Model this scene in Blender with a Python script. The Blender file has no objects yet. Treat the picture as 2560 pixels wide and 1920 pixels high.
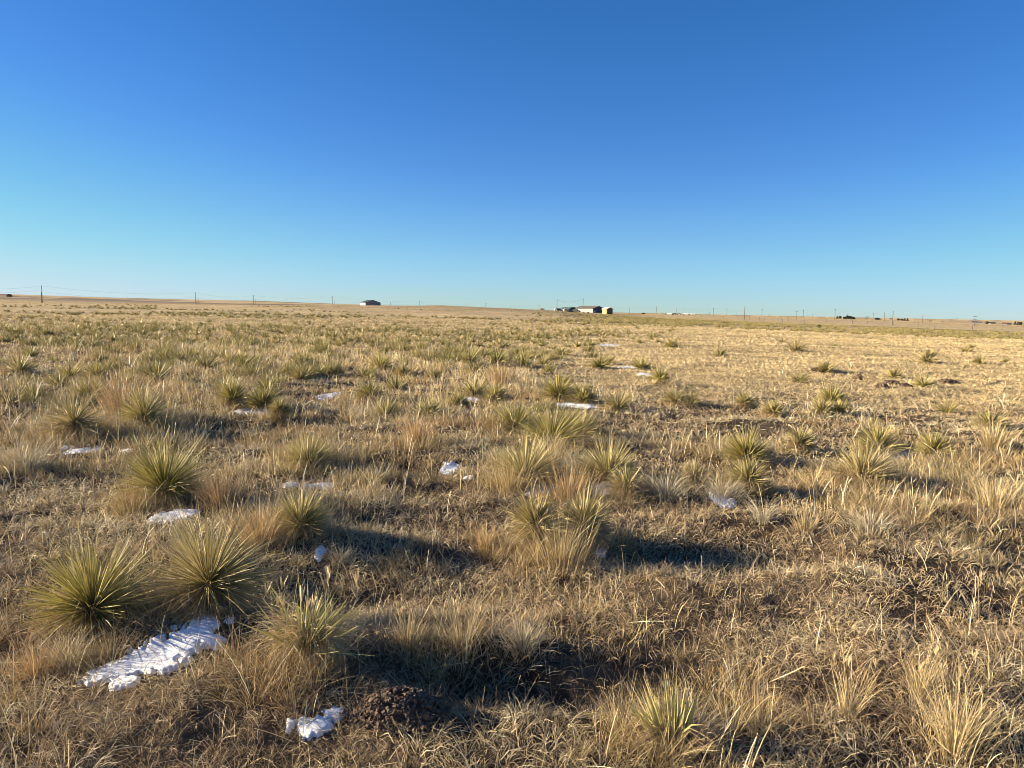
import bpy, math, random
import numpy as np

# ---------------------------------------------------------------- camera, sky, sun
SC = bpy.context.scene
COL = SC.collection
R = math.radians
F_PX = 1898.0                       # focal length in pixels of the 2560 px wide photograph
PITCH, ROLL = R(5.54), R(1.15)
EYE = 1.60
FWD = np.array([0, math.cos(PITCH), -math.sin(PITCH)])
UP0 = np.array([0, math.sin(PITCH), math.cos(PITCH)])
X0 = np.array([1.0, 0, 0])
RIGHT = X0 * math.cos(ROLL) + UP0 * math.sin(ROLL)
UPV = UP0 * math.cos(ROLL) - X0 * math.sin(ROLL)

from mathutils import Matrix, Vector
cd = bpy.data.cameras.new('camera')
cd.sensor_width = 36.0
cd.lens = 36.0 * F_PX / 2560.0
cd.clip_start = 0.05
cd.clip_end = 40000
cam = bpy.data.objects.new('camera', cd)
COL.objects.link(cam)
m = Matrix.Identity(4)
for i in range(3):
    m[i][0] = RIGHT[i]; m[i][1] = UPV[i]; m[i][2] = -FWD[i]
m[2][3] = EYE
cam.matrix_world = m
SC.camera = cam

SUN_EL, SUN_AZ = R(16.0), R(180 - 4)     # azimuth measured from +X towards +Y: the sun stands to the left, a little ahead
sdir = Vector((math.cos(SUN_EL) * math.cos(SUN_AZ), math.cos(SUN_EL) * math.sin(SUN_AZ), math.sin(SUN_EL)))
w = bpy.data.worlds.new('World'); SC.world = w; w.use_nodes = True
nt = w.node_tree; nt.nodes.clear()
sky = nt.nodes.new('ShaderNodeTexSky'); sky.sky_type = 'NISHITA'; sky.sun_disc = False
sky.sun_elevation = SUN_EL
sky.sun_rotation = math.pi / 2 - SUN_AZ    # sky rotation runs clockwise from +Y
sky.altitude = 1800; sky.air_density = 1.0; sky.dust_density = 0.25; sky.ozone_density = 3.0
hs = nt.nodes.new('ShaderNodeHueSaturation'); hs.inputs['Saturation'].default_value = 1.2
bg = nt.nodes.new('ShaderNodeBackground'); bg.inputs['Strength'].default_value = 0.11
out = nt.nodes.new('ShaderNodeOutputWorld')
STR = 0.11
bg.inputs['Strength'].default_value = STR
def _scale(v, src):
    n = nt.nodes.new('ShaderNodeVectorMath'); n.operation = 'SCALE'; n.inputs['Scale'].default_value = v
    nt.links.new(src, n.inputs[0]); return n.outputs[0]
cv = nt.nodes.new('ShaderNodeRGBCurve')     # the clear, saturated colour response of the photograph's sky
for ch, pts in enumerate([
        [(0, 0), (.041, .023), (.083, .052), (.174, .116), (.352, .21), (.68, .35), (1.0, .44)],
        [(0, 0), (.141, .106), (.235, .175), (.371, .29), (.558, .40), (.83, .47), (1.0, .50)],
        [(0, 0), (.16, .155), (.33, .317), (.45, .43), (.55, .50), (.68, .515), (1.0, .55)]]):
    c = cv.mapping.curves[ch]
    c.points[0].location = pts[0]; c.points[-1].location = pts[-1]
    for p_ in pts[1:-1]: c.points.new(*p_)
cv.mapping.update()
nt.links.new(sky.outputs[0], hs.inputs['Color'])
nt.links.new(_scale(STR, hs.outputs[0]), cv.inputs['Color'])
nt.links.new(_scale(0.592 / STR, cv.outputs[0]), bg.inputs[0]); nt.links.new(bg.outputs[0], out.inputs[0])

sl = bpy.data.lights.new('sun', 'SUN'); sl.energy = 5.0; sl.angle = R(0.53); sl.color = (1.0, 0.85, 0.62)
sun = bpy.data.objects.new('sun', sl); COL.objects.link(sun)
sun.rotation_euler = sdir.to_track_quat('Z', 'Y').to_euler()
SC.view_settings.view_transform = 'Standard'; SC.view_settings.look = 'None'
SC.view_settings.exposure = 1.5; SC.view_settings.gamma = 1.0
SC.cycles.filter_width = 0.9; SC.cycles.max_bounces = 5; SC.cycles.diffuse_bounces = 2; SC.cycles.transmission_bounces = 2
SC.cycles.transparent_max_bounces = 4

# ---------------------------------------------------------------- noise and terrain
def _hash(ix, iy, s):
    n = (ix.astype(np.int64) * 374761393 + iy.astype(np.int64) * 668265263 + s * 1442695041) & 0xFFFFFFFF
    n = ((n ^ (n >> 13)) * 1274126177) & 0xFFFFFFFF
    n = ((n ^ (n >> 15)) * 2246822519) & 0xFFFFFFFF
    return ((n ^ (n >> 16)) & 0xFFFFFF) / float(0xFFFFFF)

def vnoise(x, y, s=0):
    x = np.asarray(x, float); y = np.asarray(y, float)
    ix = np.floor(x); iy = np.floor(y); fx = x - ix; fy = y - iy
    fx = fx * fx * (3 - 2 * fx); fy = fy * fy * (3 - 2 * fy)
    a = _hash(ix, iy, s); b = _hash(ix + 1, iy, s); c = _hash(ix, iy + 1, s); d = _hash(ix + 1, iy + 1, s)
    return (a + (b - a) * fx) * (1 - fy) + (c + (d - c) * fx) * fy

def fbm(x, y, s=0, o=4):
    x = np.asarray(x, float); y = np.asarray(y, float)
    t = 0; a = 1; n = 0
    for k in range(o):
        t = t + a * vnoise(x * 2 ** k + 17.3 * k, y * 2 ** k - 9.1 * k, s + k); n += a; a *= 0.5
    return t / n

def smooth(a, b, v):
    t = np.clip((v - a) / (b - a), 0, 1)
    return t * t * (3 - 2 * t)

def pxcol(x, y):
    """the photograph's column under which a ground position lies (from its bearing)"""
    return 1280 + F_PX * np.asarray(x) / np.maximum(np.asarray(y), 1e-3)

# heights of the land by bearing (columns) at a few distances
_C = [-2500, 0, 640, 1100, 1280, 1400, 1480, 1560, 1750, 1920, 2200, 2560, 5000]
_RING = [
    (70,   [0.0, 0.00, 0.00, 0.00, 0.00, 0.0, 0.0, 0.0, 0.0, 0.0, -0.2, -0.3, -0.3]),
    (130,  [0.1, 0.10, 0.20, 0.30, 0.25, 0.15, 0.05, 0.0, -0.2, -0.3, -0.5, -0.7, -0.7]),
    (260,  [0.65, 0.65, 1.60, 2.70, 2.30, 1.75, 0.95, 0.50, 0.0, -0.5, -0.9, -1.4, -1.4]),
    (330,  [0.50, 0.50, 1.40, 2.50, 2.10, 1.55, 0.95, 0.70, 0.1, -0.4, -1.0, -1.8, -1.8]),
    (440,  [0.2, 0.20, 1.50, 2.60, 1.80, 1.40, 1.15, 0.60, 0.0, -0.4, -1.1, -2.2, -2.2]),
    (700,  [0.0, 0.00, 1.60, 2.9, 1.40, 1.0, 0.60, 0.20, 0.1, -0.5, -1.5, -3.2, -3.2]),
    (1400, [1.0, 1.00, 0.00, 0.0, 0.0, 0.0, 0.0, -0.3, -1.2, -1.2, -1.6, -5.2, -5.2]),
    (3200, [24.0, 22.0, 15.5, 8.0, 2.0, -1.0, -3.0, -5.0, -8.0, -12.0, -16.0, -24.0, -24.0]),
    (6500, [30.0, 30.0, 33.0, 12.0, 2.0, -6.0, -8.0, -8.0, -16.0, -26.0, -35.0, -50.0, -50.0]),
    (30000, [-90.0] * 13),
]
_LR = np.log([2.0, 30.0] + [r for r, _ in _RING])

_KK = 2560 / 2212.0
_FEAT = []
for (fx_, fy_, fa, fb, fz) in [  # humps and hollows added and shaped for near-ground shade, placed on the photograph's 2212 px view
        (450, 1345, 190, 60, 0.10), (850, 1262, 260, 62, -0.15), (1010, 1400, 330, 34, 0.07), (1190, 1470, 300, 42, -0.12), (862, 1560, 90, 50, 0.05), (1460, 1188, 150, 34, -0.13),
        (1500, 1290, 170, 45, 0.06), (1850, 1262, 160, 40, 0.07), (1715, 1200, 120, 34, -0.10), (860, 1120, 190, 26, -0.10), (540, 925, 130, 22, -0.11),
        (1000, 1190, 120, 30, -0.06), (640, 1300, 130, 60, -0.08), (2180, 1180, 90, 30, -0.08), (1960, 1040, 150, 16, 0.06), (1600, 1090, 130, 16, -0.08),
        (560, 1620, 250, 60, -0.06), (150, 1110, 160, 26, -0.06), (330, 1180, 160, 40, 0.05), (900, 1010, 120, 14, -0.08), (1800, 1440, 200, 50, 0.04)]:
    def _fl(px, py):
        d = FWD * F_PX + RIGHT * (px * _KK - 1280) + UPV * (960 - py * _KK)
        k = -EYE / d[2]; return d[0] * k, d[1] * k
    c_ = _fl(fx_, fy_); e_ = _fl(fx_ + fa, fy_); t_ = _fl(fx_, fy_ - fb); b_ = _fl(fx_, fy_ + fb)
    _FEAT.append((c_[0], (t_[1] + b_[1]) / 2, abs(e_[0] - c_[0]), abs(t_[1] - b_[1]) / 2, fz))

def height(x, y):
    x = np.asarray(x, float); y = np.asarray(y, float)
    r = np.hypot(x, y) + 1e-6
    c = np.where(y > 0, pxcol(x, y), np.where(x < 0, -2500, 5000))
    c = np.clip(c, -2500, 5000)
    vals = [np.zeros_like(r), np.zeros_like(r)] + [np.interp(c, _C, v) for _, v in _RING]
    lr = np.log(np.maximum(r, 2.0))
    z = np.zeros_like(r)
    for k in range(len(_LR) - 1):
        t = (lr - _LR[k]) / (_LR[k + 1] - _LR[k])
        m = (t >= 0) & (t < 1)
        tt = t * t * (3 - 2 * t)
        z = np.where(m, vals[k] * (1 - tt) + vals[k + 1] * tt, z)
    near = 1 - smooth(18, 60, r)
    z = z + near * ((fbm(x * 0.9, y * 0.9, 5, 4) - 0.5) * 0.20 + (fbm(x * 3.3, y * 3.3, 11, 3) - 0.5) * 0.075)
    if np.min(r) < 25:
        m = (r < 25) & (y > 0)
        zz = np.zeros_like(z)
        for (fx_, fy_, fa, fb, fz) in _FEAT:
            zz = zz + fz * np.exp(-(((x - fx_) / fa) ** 2 + ((y - fy_) / fb) ** 2) * 1.1)
        z = z + np.where(m, zz, 0)
    z = z + smooth(12, 60, r) * (1 - smooth(600, 2500, r)) * (fbm(x * 0.05, y * 0.05, 23, 4) - 0.5) * 0.45
    z = z + smooth(15, 40, r) * (1 - smooth(150, 300, r)) * (fbm(x * 0.5, y * 0.5, 29, 3) - 0.5) * 0.22
    z = z + smooth(800, 3000, r) * (1 - 0.9 * smooth(1300, 1600, c)) * (fbm(x * 0.0015, y * 0.0015, 31, 4) - 0.5) * 7.0
    return z

Z0 = float(height(0.01, 0.01))
cam.location.z = EYE + Z0
CAMZ = EYE + Z0

def ray(px, py):
    d = FWD * F_PX + RIGHT * (px - 1280) + UPV * (960 - py)
    return d / math.hypot(d[0], d[1])

def hit(px, py, rmax=4000):
    """where the sight line through a point of the photograph meets the land"""
    d = ray(px, py)
    rs = np.exp(np.linspace(math.log(1.2), math.log(rmax), 4000))
    gz = height(d[0] * rs, d[1] * rs); rz = CAMZ + d[2] * rs
    k = np.nonzero(rz <= gz)[0]
    r = rs[k[0]] if len(k) else rmax
    return d[0] * r, d[1] * r, float(height(d[0] * r, d[1] * r))

def at(px, py, r):
    d = ray(px, py)
    return d[0] * r, d[1] * r, CAMZ + d[2] * r

# ---------------------------------------------------------------- object helpers
def link(o, parent=None):
    COL.objects.link(o)
    if parent is not None: o.parent = parent
    return o

def tag(o, label=None, cat=None, group=None, kind=None):
    if label: o['label'] = label
    if cat: o['category'] = cat
    if group: o['group'] = group
    if kind: o['kind'] = kind
    return o

def empty(name, loc, rz=0.0):
    o = bpy.data.objects.new(name, None); o.empty_display_size = 0.2
    o.location = loc; o.rotation_euler = (0, 0, rz)
    return link(o)

def np_mesh(name, verts, quads, mat, cols=None, smooth_=False, tris=None):
    me = bpy.data.meshes.new(name)
    verts = np.asarray(verts, np.float32); quads = np.asarray(quads, np.int32)
    me.vertices.add(len(verts)); me.vertices.foreach_set('co', verts.ravel())
    nq = len(quads); k = quads.shape[1]
    me.loops.add(nq * k); me.loops.foreach_set('vertex_index', quads.ravel())
    me.polygons.add(nq)
    me.polygons.foreach_set('loop_start', np.arange(0, nq * k, k, dtype=np.int32))
    me.polygons.foreach_set('loop_total', np.full(nq, k, np.int32))
    me.polygons.foreach_set('use_smooth', np.full(nq, bool(smooth_)))
    me.update(calc_edges=True)
    if cols is not None:
        a = me.color_attributes.new('tint', 'FLOAT_COLOR', 'POINT')
        c = np.ones((len(verts), 4), np.float32); c[:, :3] = cols
        a.data.foreach_set('color', c.ravel())
    me.materials.append(mat)
    return me

class MB:
    """collects simple solids into one mesh"""
    def __init__(s): s.v = []; s.f = []
    def add(s, vs, fs):
        b = len(s.v); s.v += [tuple(v) for v in vs]; s.f += [tuple(i + b for i in f) for f in fs]; return s
    def box(s, x0, x1, y0, y1, z0, z1):
        return s.add([(x0, y0, z0), (x1, y0, z0), (x1, y1, z0), (x0, y1, z0), (x0, y0, z1), (x1, y0, z1), (x1, y1, z1), (x0, y1, z1)],
                     [(0, 3, 2, 1), (4, 5, 6, 7), (0, 1, 5, 4), (1, 2, 6, 5), (2, 3, 7, 6), (3, 0, 4, 7)])
    def tube(s, pts, rad, n=8):
        rads = rad if hasattr(rad, '__len__') else [rad] * len(pts)
        pts = [Vector(p) for p in pts]; b = len(s.v)
        for i, p in enumerate(pts):
            d = (pts[min(i + 1, len(pts) - 1)] - pts[max(i - 1, 0)]).normalized()
            a = d.cross(Vector((0, 0, 1)) if abs(d.z) < 0.9 else Vector((1, 0, 0))).normalized(); c = d.cross(a)
            for k in range(n):
                t = 2 * math.pi * k / n
                s.v.append(tuple(p + (a * math.cos(t) + c * math.sin(t)) * rads[i]))
        for i in range(len(pts) - 1):
            for k in range(n):
                s.f.append((b + i * n + k, b + i * n + (k + 1) % n, b + (i + 1) * n + (k + 1) % n, b + (i + 1) * n + k))
        s.f.append(tuple(b + k for k in range(n))[::-1]); s.f.append(tuple(b + (len(pts) - 1) * n + k for k in range(n)))
        return s
    def prism(s, prof, y0, y1):
        """outline in x,z pushed along y"""
        n = len(prof)
        vs = [(x, y0, z) for x, z in prof] + [(x, y1, z) for x, z in prof]
        fs = [tuple(range(n)), tuple(range(2 * n - 1, n - 1, -1))] + [(i, n + i, n + (i + 1) % n, (i + 1) % n) for i in range(n)]
        return s.add(vs, fs)
    def mesh(s, name, mat, bevel=0, sm=False):
        me = bpy.data.meshes.new(name); me.from_pydata(s.v, [], s.f); me.update()
        import bmesh
        bm = bmesh.new(); bm.from_mesh(me)
        bmesh.ops.recalc_face_normals(bm, faces=bm.faces)
        if bevel: bmesh.ops.bevel(bm, geom=list(bm.edges), offset=bevel, segments=1, affect='EDGES', clamp_overlap=True)
        bm.to_mesh(me); bm.free()
        if sm: me.polygons.foreach_set('use_smooth', [True] * len(me.polygons))
        me.materials.append(mat)
        return me
    def build(s, name, mat, parent=None, bevel=0, sm=False, loc=None):
        o = bpy.data.objects.new(name, s.mesh(name, mat, bevel, sm))
        if loc: o.location = loc
        return link(o, parent)

# ---------------------------------------------------------------- materials
def mat_new(name):
    m = bpy.data.materials.new(name); m.use_nodes = True
    n = m.node_tree.nodes; p = n['Principled BSDF']
    return m, m.node_tree, p

def blade_mat(name, rough=0.55, transl=0.25, spec=0.35):
    m, t, p = mat_new(name)
    a = t.nodes.new('ShaderNodeVertexColor'); a.layer_name = 'tint'
    p.inputs['Roughness'].default_value = rough
    p.inputs['Specular IOR Level'].default_value = spec
    tr = t.nodes.new('ShaderNodeBsdfTranslucent'); mx = t.nodes.new('ShaderNodeMixShader'); mx.inputs[0].default_value = transl
    t.links.new(a.outputs[0], p.inputs['Base Color']); t.links.new(a.outputs[0], tr.inputs[0])
    t.links.new(p.outputs[0], mx.inputs[1]); t.links.new(tr.outputs[0], mx.inputs[2])
    t.links.new(mx.outputs[0], t.nodes['Material Output'].inputs[0])
    return m

def plain_mat(name, col, rough=0.6, var=0.25, scale=3.0, metal=0.0, bump=0.0, stripes=None):
    m, t, p = mat_new(name)
    tc = t.nodes.new('ShaderNodeTexCoord'); nz = t.nodes.new('ShaderNodeTexNoise')
    nz.inputs['Scale'].default_value = scale; nz.inputs['Detail'].default_value = 5
    t.links.new(tc.outputs['Object'], nz.inputs['Vector'])
    cr = t.nodes.new('ShaderNodeValToRGB')
    cr.color_ramp.elements[0].position = 0.3; cr.color_ramp.elements[1].position = 0.7
    cr.color_ramp.elements[0].color = (*[c * (1 - var) for c in col], 1)
    cr.color_ramp.elements[1].color = (*[min(1, c * (1 + var)) for c in col], 1)
    t.links.new(nz.outputs[0], cr.inputs[0]); t.links.new(cr.outputs[0], p.inputs['Base Color'])
    p.inputs['Roughness'].default_value = rough; p.inputs['Metallic'].default_value = metal
    if bump:
        b = t.nodes.new('ShaderNodeBump'); b.inputs['Strength'].default_value = bump; b.inputs['Distance'].default_value = 0.02
        t.links.new(nz.outputs[0], b.inputs['Height']); t.links.new(b.outputs[0], p.inputs['Normal'])
    return m

GRASS = blade_mat('dry_grass', 0.55, 0.18, 0.35)
LEAF = blade_mat('yucca_leaf', 0.5, 0.15, 0.3)
M = dict(
    wood=plain_mat('weathered_pole_wood', (0.13, 0.105, 0.085), 0.85, 0.3, 1.5),
    wire=plain_mat('wire_metal', (0.12, 0.12, 0.12), 0.5, 0.1),
    white=plain_mat('white_siding', (0.25, 0.25, 0.25), 0.6, 0.06),
    cream=plain_mat('cream_metal_siding', (0.48, 0.45, 0.34), 0.55, 0.06),
    greyblue=plain_mat('shaded_gable_and_grey_paint', (0.20, 0.19, 0.19), 0.55, 0.12),  # lone shed's gable shade put into the colour; also grey car paint
    navy=plain_mat('shaded_gable_and_blue_siding', (0.055, 0.06, 0.10), 0.6, 0.15),  # farm gable's shade painted in as dark blue; the shelter wall shares it
    roofdark=plain_mat('dark_roof_metal', (0.06, 0.065, 0.06), 0.5, 0.2),
    roofbrown=plain_mat('brown_roof_shingles', (0.12, 0.10, 0.075), 0.8, 0.25),
    rooflight=plain_mat('pale_roof_metal', (0.62, 0.60, 0.50), 0.5, 0.1),
    roofgreen=plain_mat('green_roof_metal', (0.06, 0.13, 0.07), 0.6, 0.2),
    yellow=plain_mat('yellow_plywood', (0.36, 0.25, 0.095), 0.75, 0.12, 2.0),
    doorshade=plain_mat('brown_door_and_shaded_end', (0.13, 0.095, 0.06), 0.8, 0.2),  # yellow shed's unlit end darkened by colour; its door shares the brown
    glass=plain_mat('dark_window_glass', (0.04, 0.05, 0.06), 0.15, 0.1),
    black=plain_mat('black_car_paint', (0.015, 0.015, 0.018), 0.7, 0.2),
    tyre=plain_mat('tyre_rubber', (0.02, 0.02, 0.02), 0.9, 0.2),
    rim=plain_mat('wheel_metal', (0.4, 0.4, 0.42), 0.4, 0.1, metal=0.6),
    paleplywood=plain_mat('pale_sawn_lumber', (0.62, 0.50, 0.34), 0.8, 0.15),
    rust=plain_mat('rusty_sheet_metal', (0.17, 0.07, 0.045), 0.85, 0.35),
    grey=plain_mat('grey_paint', (0.35, 0.35, 0.35), 0.6, 0.1),
    brownwall=plain_mat('brown_barn_siding', (0.12, 0.085, 0.065), 0.8, 0.2),
    bark=plain_mat('tree_bark', (0.07, 0.05, 0.035), 0.9, 0.3),
    conifer=plain_mat('evergreen_foliage', (0.035, 0.048, 0.025), 0.8, 0.4, 1.0),
    bare=plain_mat('bare_twigs', (0.09, 0.065, 0.05), 0.9, 0.3, 1.0),
    post=plain_mat('grey_fence_wood', (0.16, 0.125, 0.10), 0.85, 0.3, 5.0),
    clod=plain_mat('reddish_brown_clods', (0.125, 0.082, 0.052), 0.95, 0.6, 40.0, bump=0.6),
    dirt=plain_mat('dark_dug_earth', (0.15, 0.10, 0.065), 0.95, 0.35, 9.0, bump=0.5),
)

def ground_mat():
    m, t, p = mat_new('prairie_soil')
    a = t.nodes.new('ShaderNodeVertexColor'); a.layer_name = 'tint'
    g = t.nodes.new('ShaderNodeNewGeometry')
    def noise(sc, det=6, rough=0.6):
        n = t.nodes.new('ShaderNodeTexNoise'); n.inputs['Scale'].default_value = sc
        n.inputs['Detail'].default_value = det; n.inputs['Roughness'].default_value = rough
        t.links.new(g.outputs['Position'], n.inputs['Vector']); return n
    def ramp(n, lo, hi, p0=0.35, p1=0.65):
        r = t.nodes.new('ShaderNodeMapRange'); r.inputs['From Min'].default_value = p0; r.inputs['From Max'].default_value = p1
        r.inputs['To Min'].default_value = lo; r.inputs['To Max'].default_value = hi
        t.links.new(n.outputs[0], r.inputs['Value']); return r
    n1, n2, n3 = noise(14), noise(0.9, 8, 0.7), noise(0.09, 8, 0.7)
    r1, r2, r3 = ramp(n1, 0.6, 1.3), ramp(n2, 0.62, 1.25), ramp(n3, 0.8, 1.15)
    m1 = t.nodes.new('ShaderNodeMath'); m1.operation = 'MULTIPLY'; t.links.new(r1.outputs[0], m1.inputs[0]); t.links.new(r2.outputs[0], m1.inputs[1])
    m2 = t.nodes.new('ShaderNodeMath'); m2.operation = 'MULTIPLY'; t.links.new(m1.outputs[0], m2.inputs[0]); t.links.new(r3.outputs[0], m2.inputs[1])
    vm = t.nodes.new('ShaderNodeVectorMath'); vm.operation = 'SCALE'
    t.links.new(a.outputs[0], vm.inputs[0]); t.links.new(m2.outputs[0], vm.inputs['Scale'])
    t.links.new(vm.outputs[0], p.inputs['Base Color'])
    b = t.nodes.new('ShaderNodeBump'); b.inputs['Strength'].default_value = 0.7; b.inputs['Distance'].default_value = 0.03
    t.links.new(n1.outputs[0], b.inputs['Height'])
    b2 = t.nodes.new('ShaderNodeBump'); b2.inputs['Strength'].default_value = 0.6; b2.inputs['Distance'].default_value = 0.35
    t.links.new(n2.outputs[0], b2.inputs['Height']); t.links.new(b.outputs[0], b2.inputs['Normal'])
    t.links.new(b2.outputs[0], p.inputs['Normal'])
    p.inputs['Roughness'].default_value = 0.95; p.inputs['Specular IOR Level'].default_value = 0.1
    return m

# ---------------------------------------------------------------- snow patches (fields first: the grass keeps clear of them)
K = 2560 / 2212.0
SNOW = [  # label, group, thickness, blobs (x, y, half width, half height) in the 2212 px view of the photograph
    ('largest snow patch, long and lumpy, between the big left yucca and the front yucca', 0.05,
     [(215, 1462, 30, 16), (262, 1450, 48, 24), (325, 1425, 52, 30), (385, 1400, 46, 28), (425, 1372, 26, 24), (455, 1388, 26, 10), (270, 1478, 30, 9), (345, 1445, 45, 12)]),
    ('crumbly bluish snow lump at the upper tip of the largest snow patch', 0.035, [(440, 1345, 20, 9), (465, 1352, 9, 6)]),
    ('small shaded snow scrap under the drooping skirt left of the front yucca', 0.03, [(497, 1344, 10, 7)]),
    ('curved white snow strip at the bottom edge, below the front yucca', 0.035,
     [(720, 1548, 22, 11), (695, 1568, 24, 12), (672, 1578, 24, 12), (655, 1570, 16, 7), (628, 1571, 8, 5)]),
    ('bright snow patch between the green yucca and the drooping yucca on the left', 0.03, [(352, 1122, 24, 10), (385, 1116, 34, 12), (412, 1112, 16, 7)]),
    ('broken snow patch of two pieces in dry grass behind the gold yucca', 0.03, [(630, 1049, 14, 9), (700, 1048, 32, 8), (668, 1052, 12, 4)]),
    ('small triangular snow mound in the shade of a grass hump', 0.05, [(974, 1016, 19, 8)]),
    ('thin snow scrap just right of the triangular snow mound', 0.02, [(1012, 1033, 12, 4)]),
    ('pale snow streak in matted grass below the leftmost clump', 0.025, [(150, 967, 18, 4), (182, 975, 24, 7)]),
    ('tiny snow scrap right of the pale streak on the far left', 0.02, [(277, 974, 11, 5)]),
    ('short snow patch in the shade of a grass tuft, upper middle left', 0.035, [(712, 856, 21, 5)]),
    ('notched snow patch below a dark tuft in the upper middle', 0.035, [(1000, 862, 14, 5), (1022, 866, 16, 5)]),
    ('long thin snow strip at the foot of the wide yucca pair', 0.025, [(1262, 876, 30, 4), (1225, 875, 18, 3)]),
    ('left piece of the frosted snow behind the tall central clump', 0.03, [(1175, 1063, 34, 9), (1148, 1070, 14, 5)]),
    ('right piece of the frosted snow behind the tall central clump', 0.03, [(1290, 1062, 40, 11)]),
    ('small white snow lump in the deep shade right of the tall central clump', 0.04, [(1290, 1190, 20, 9)]),
    ('blue shaded snow wedge under the drooping grass on the right', 0.045, [(1560, 1080, 22, 10)]),
    ('white snow strip between the paired yuccas on the right', 0.03, [(1925, 987, 18, 5), (1950, 985, 24, 5)]),
    ('lumpy snow scrap in front of the lower right yucca', 0.03, [(1908, 1047, 18, 7), (1945, 1052, 10, 4)]),
    ('tiny snow scrap below the small upright yucca on the right', 0.02, [(1748, 978, 12, 4)]),
    ('small flat snow strip beside the distant dark yucca', 0.03, [(1393, 811, 14, 3)]),
    ('far thin snow strip among the distant yuccas', 0.03, [(1352, 792, 24, 2.5)]),
    ('thin snow streak among the yuccas on the far left', 0.03, [(103, 832, 26, 3.5)]),
    ('low snow streak below the dark twin yuccas on the left', 0.03, [(535, 889, 30, 3.5), (575, 889, 14, 3)]),
    ('small white snow scrap in the dark shadow behind the front yucca', 0.03, [(691, 1196, 11, 8)]),
    ('bright snow dot at the left foot of the round dark yucca', 0.03, [(459, 868, 9, 3.5)]),
    ('snow sliver at the left edge of the photo', 0.025, [(12, 868, 14, 4)]),
    ('white snow strip far away in the middle distance', 0.03, [(1315, 746, 30, 2)]),
]
SN = []
for lab, th, blobs in SNOW:
    bl = []
    for (x, y, a, b) in blobs:
        cx, cy, _ = hit(x * K, y * K)
        x1, y1, _ = hit((x + a) * K, y * K)
        d0 = math.hypot(cx, cy)
        # half depth from the two edges of the blob, seen on level ground
        def dist(py): 
            dd = ray(x * K, py * K); return min(EYE / max(-dd[2], 1e-3), 400)
        ry = abs(dist(y - b) - dist(y + b)) / 2
        rx = math.hypot(x1 - cx, y1 - cy)
        rx = a * K / F_PX * d0
        bl.append((cx, cy, max(rx, 0.02), max(min(ry, rx * 2.2), 0.03)))
    SN.append(bl)

def snow_field(bl, x, y, s):
    f = np.full(np.shape(x), -5.0)
    big = max(b[2] for b in bl)
    for (cx, cy, rx, ry) in bl:
        q = 1 - ((x - cx) / rx) ** 2 - ((y - cy) / ry) ** 2
        f = np.maximum(f, q) + 0.25 * np.clip(np.minimum(f, q) + 0.5, 0, 1)
    k = 1.3 / max(0.07, big * 0.5)
    return f * 0.9 + (fbm(x * k, y * k * 1.3, 40 + s, 4) - 0.5) * 1.7 + (fbm(x * k * 4, y * k * 4, 60 + s, 4) - 0.5) * 2.0

MOUND = hit(862 * K, 1535 * K)
def snow_mask(x, y):
    mk = ((x - MOUND[0]) / 0.15) ** 2 + ((y - MOUND[1]) / 0.12) ** 2 < 0.4 + 0.6 * _hash(np.floor(x * 333), np.floor(y * 333), 4)
    soft = _hash(np.floor(x * 997), np.floor(y * 991), 9) ** 1.6 * 1.2 - 0.05
    for i, bl in enumerate(SN):
        x0 = min(b[0] - 1.3 * b[2] for b in bl); x1 = max(b[0] + 1.3 * b[2] for b in bl)
        y0 = min(b[1] - 1.3 * b[3] for b in bl); y1 = max(b[1] + 1.3 * b[3] for b in bl)
        idx = np.nonzero((x > x0) & (x < x1) & (y > y0) & (y < y1))[0]
        if len(idx): mk[idx] |= snow_field(bl, x[idx], y[idx], i) > soft[idx]
    return mk

# ---------------------------------------------------------------- blades
def clear_view(x, y):
    """the melting snow pressed the grass down on its near side too"""
    ok = ~snow_mask(x, y)
    for d in (0.1, 0.22, 0.36): ok &= ~snow_mask(x, y + d)
    return ok

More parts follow.
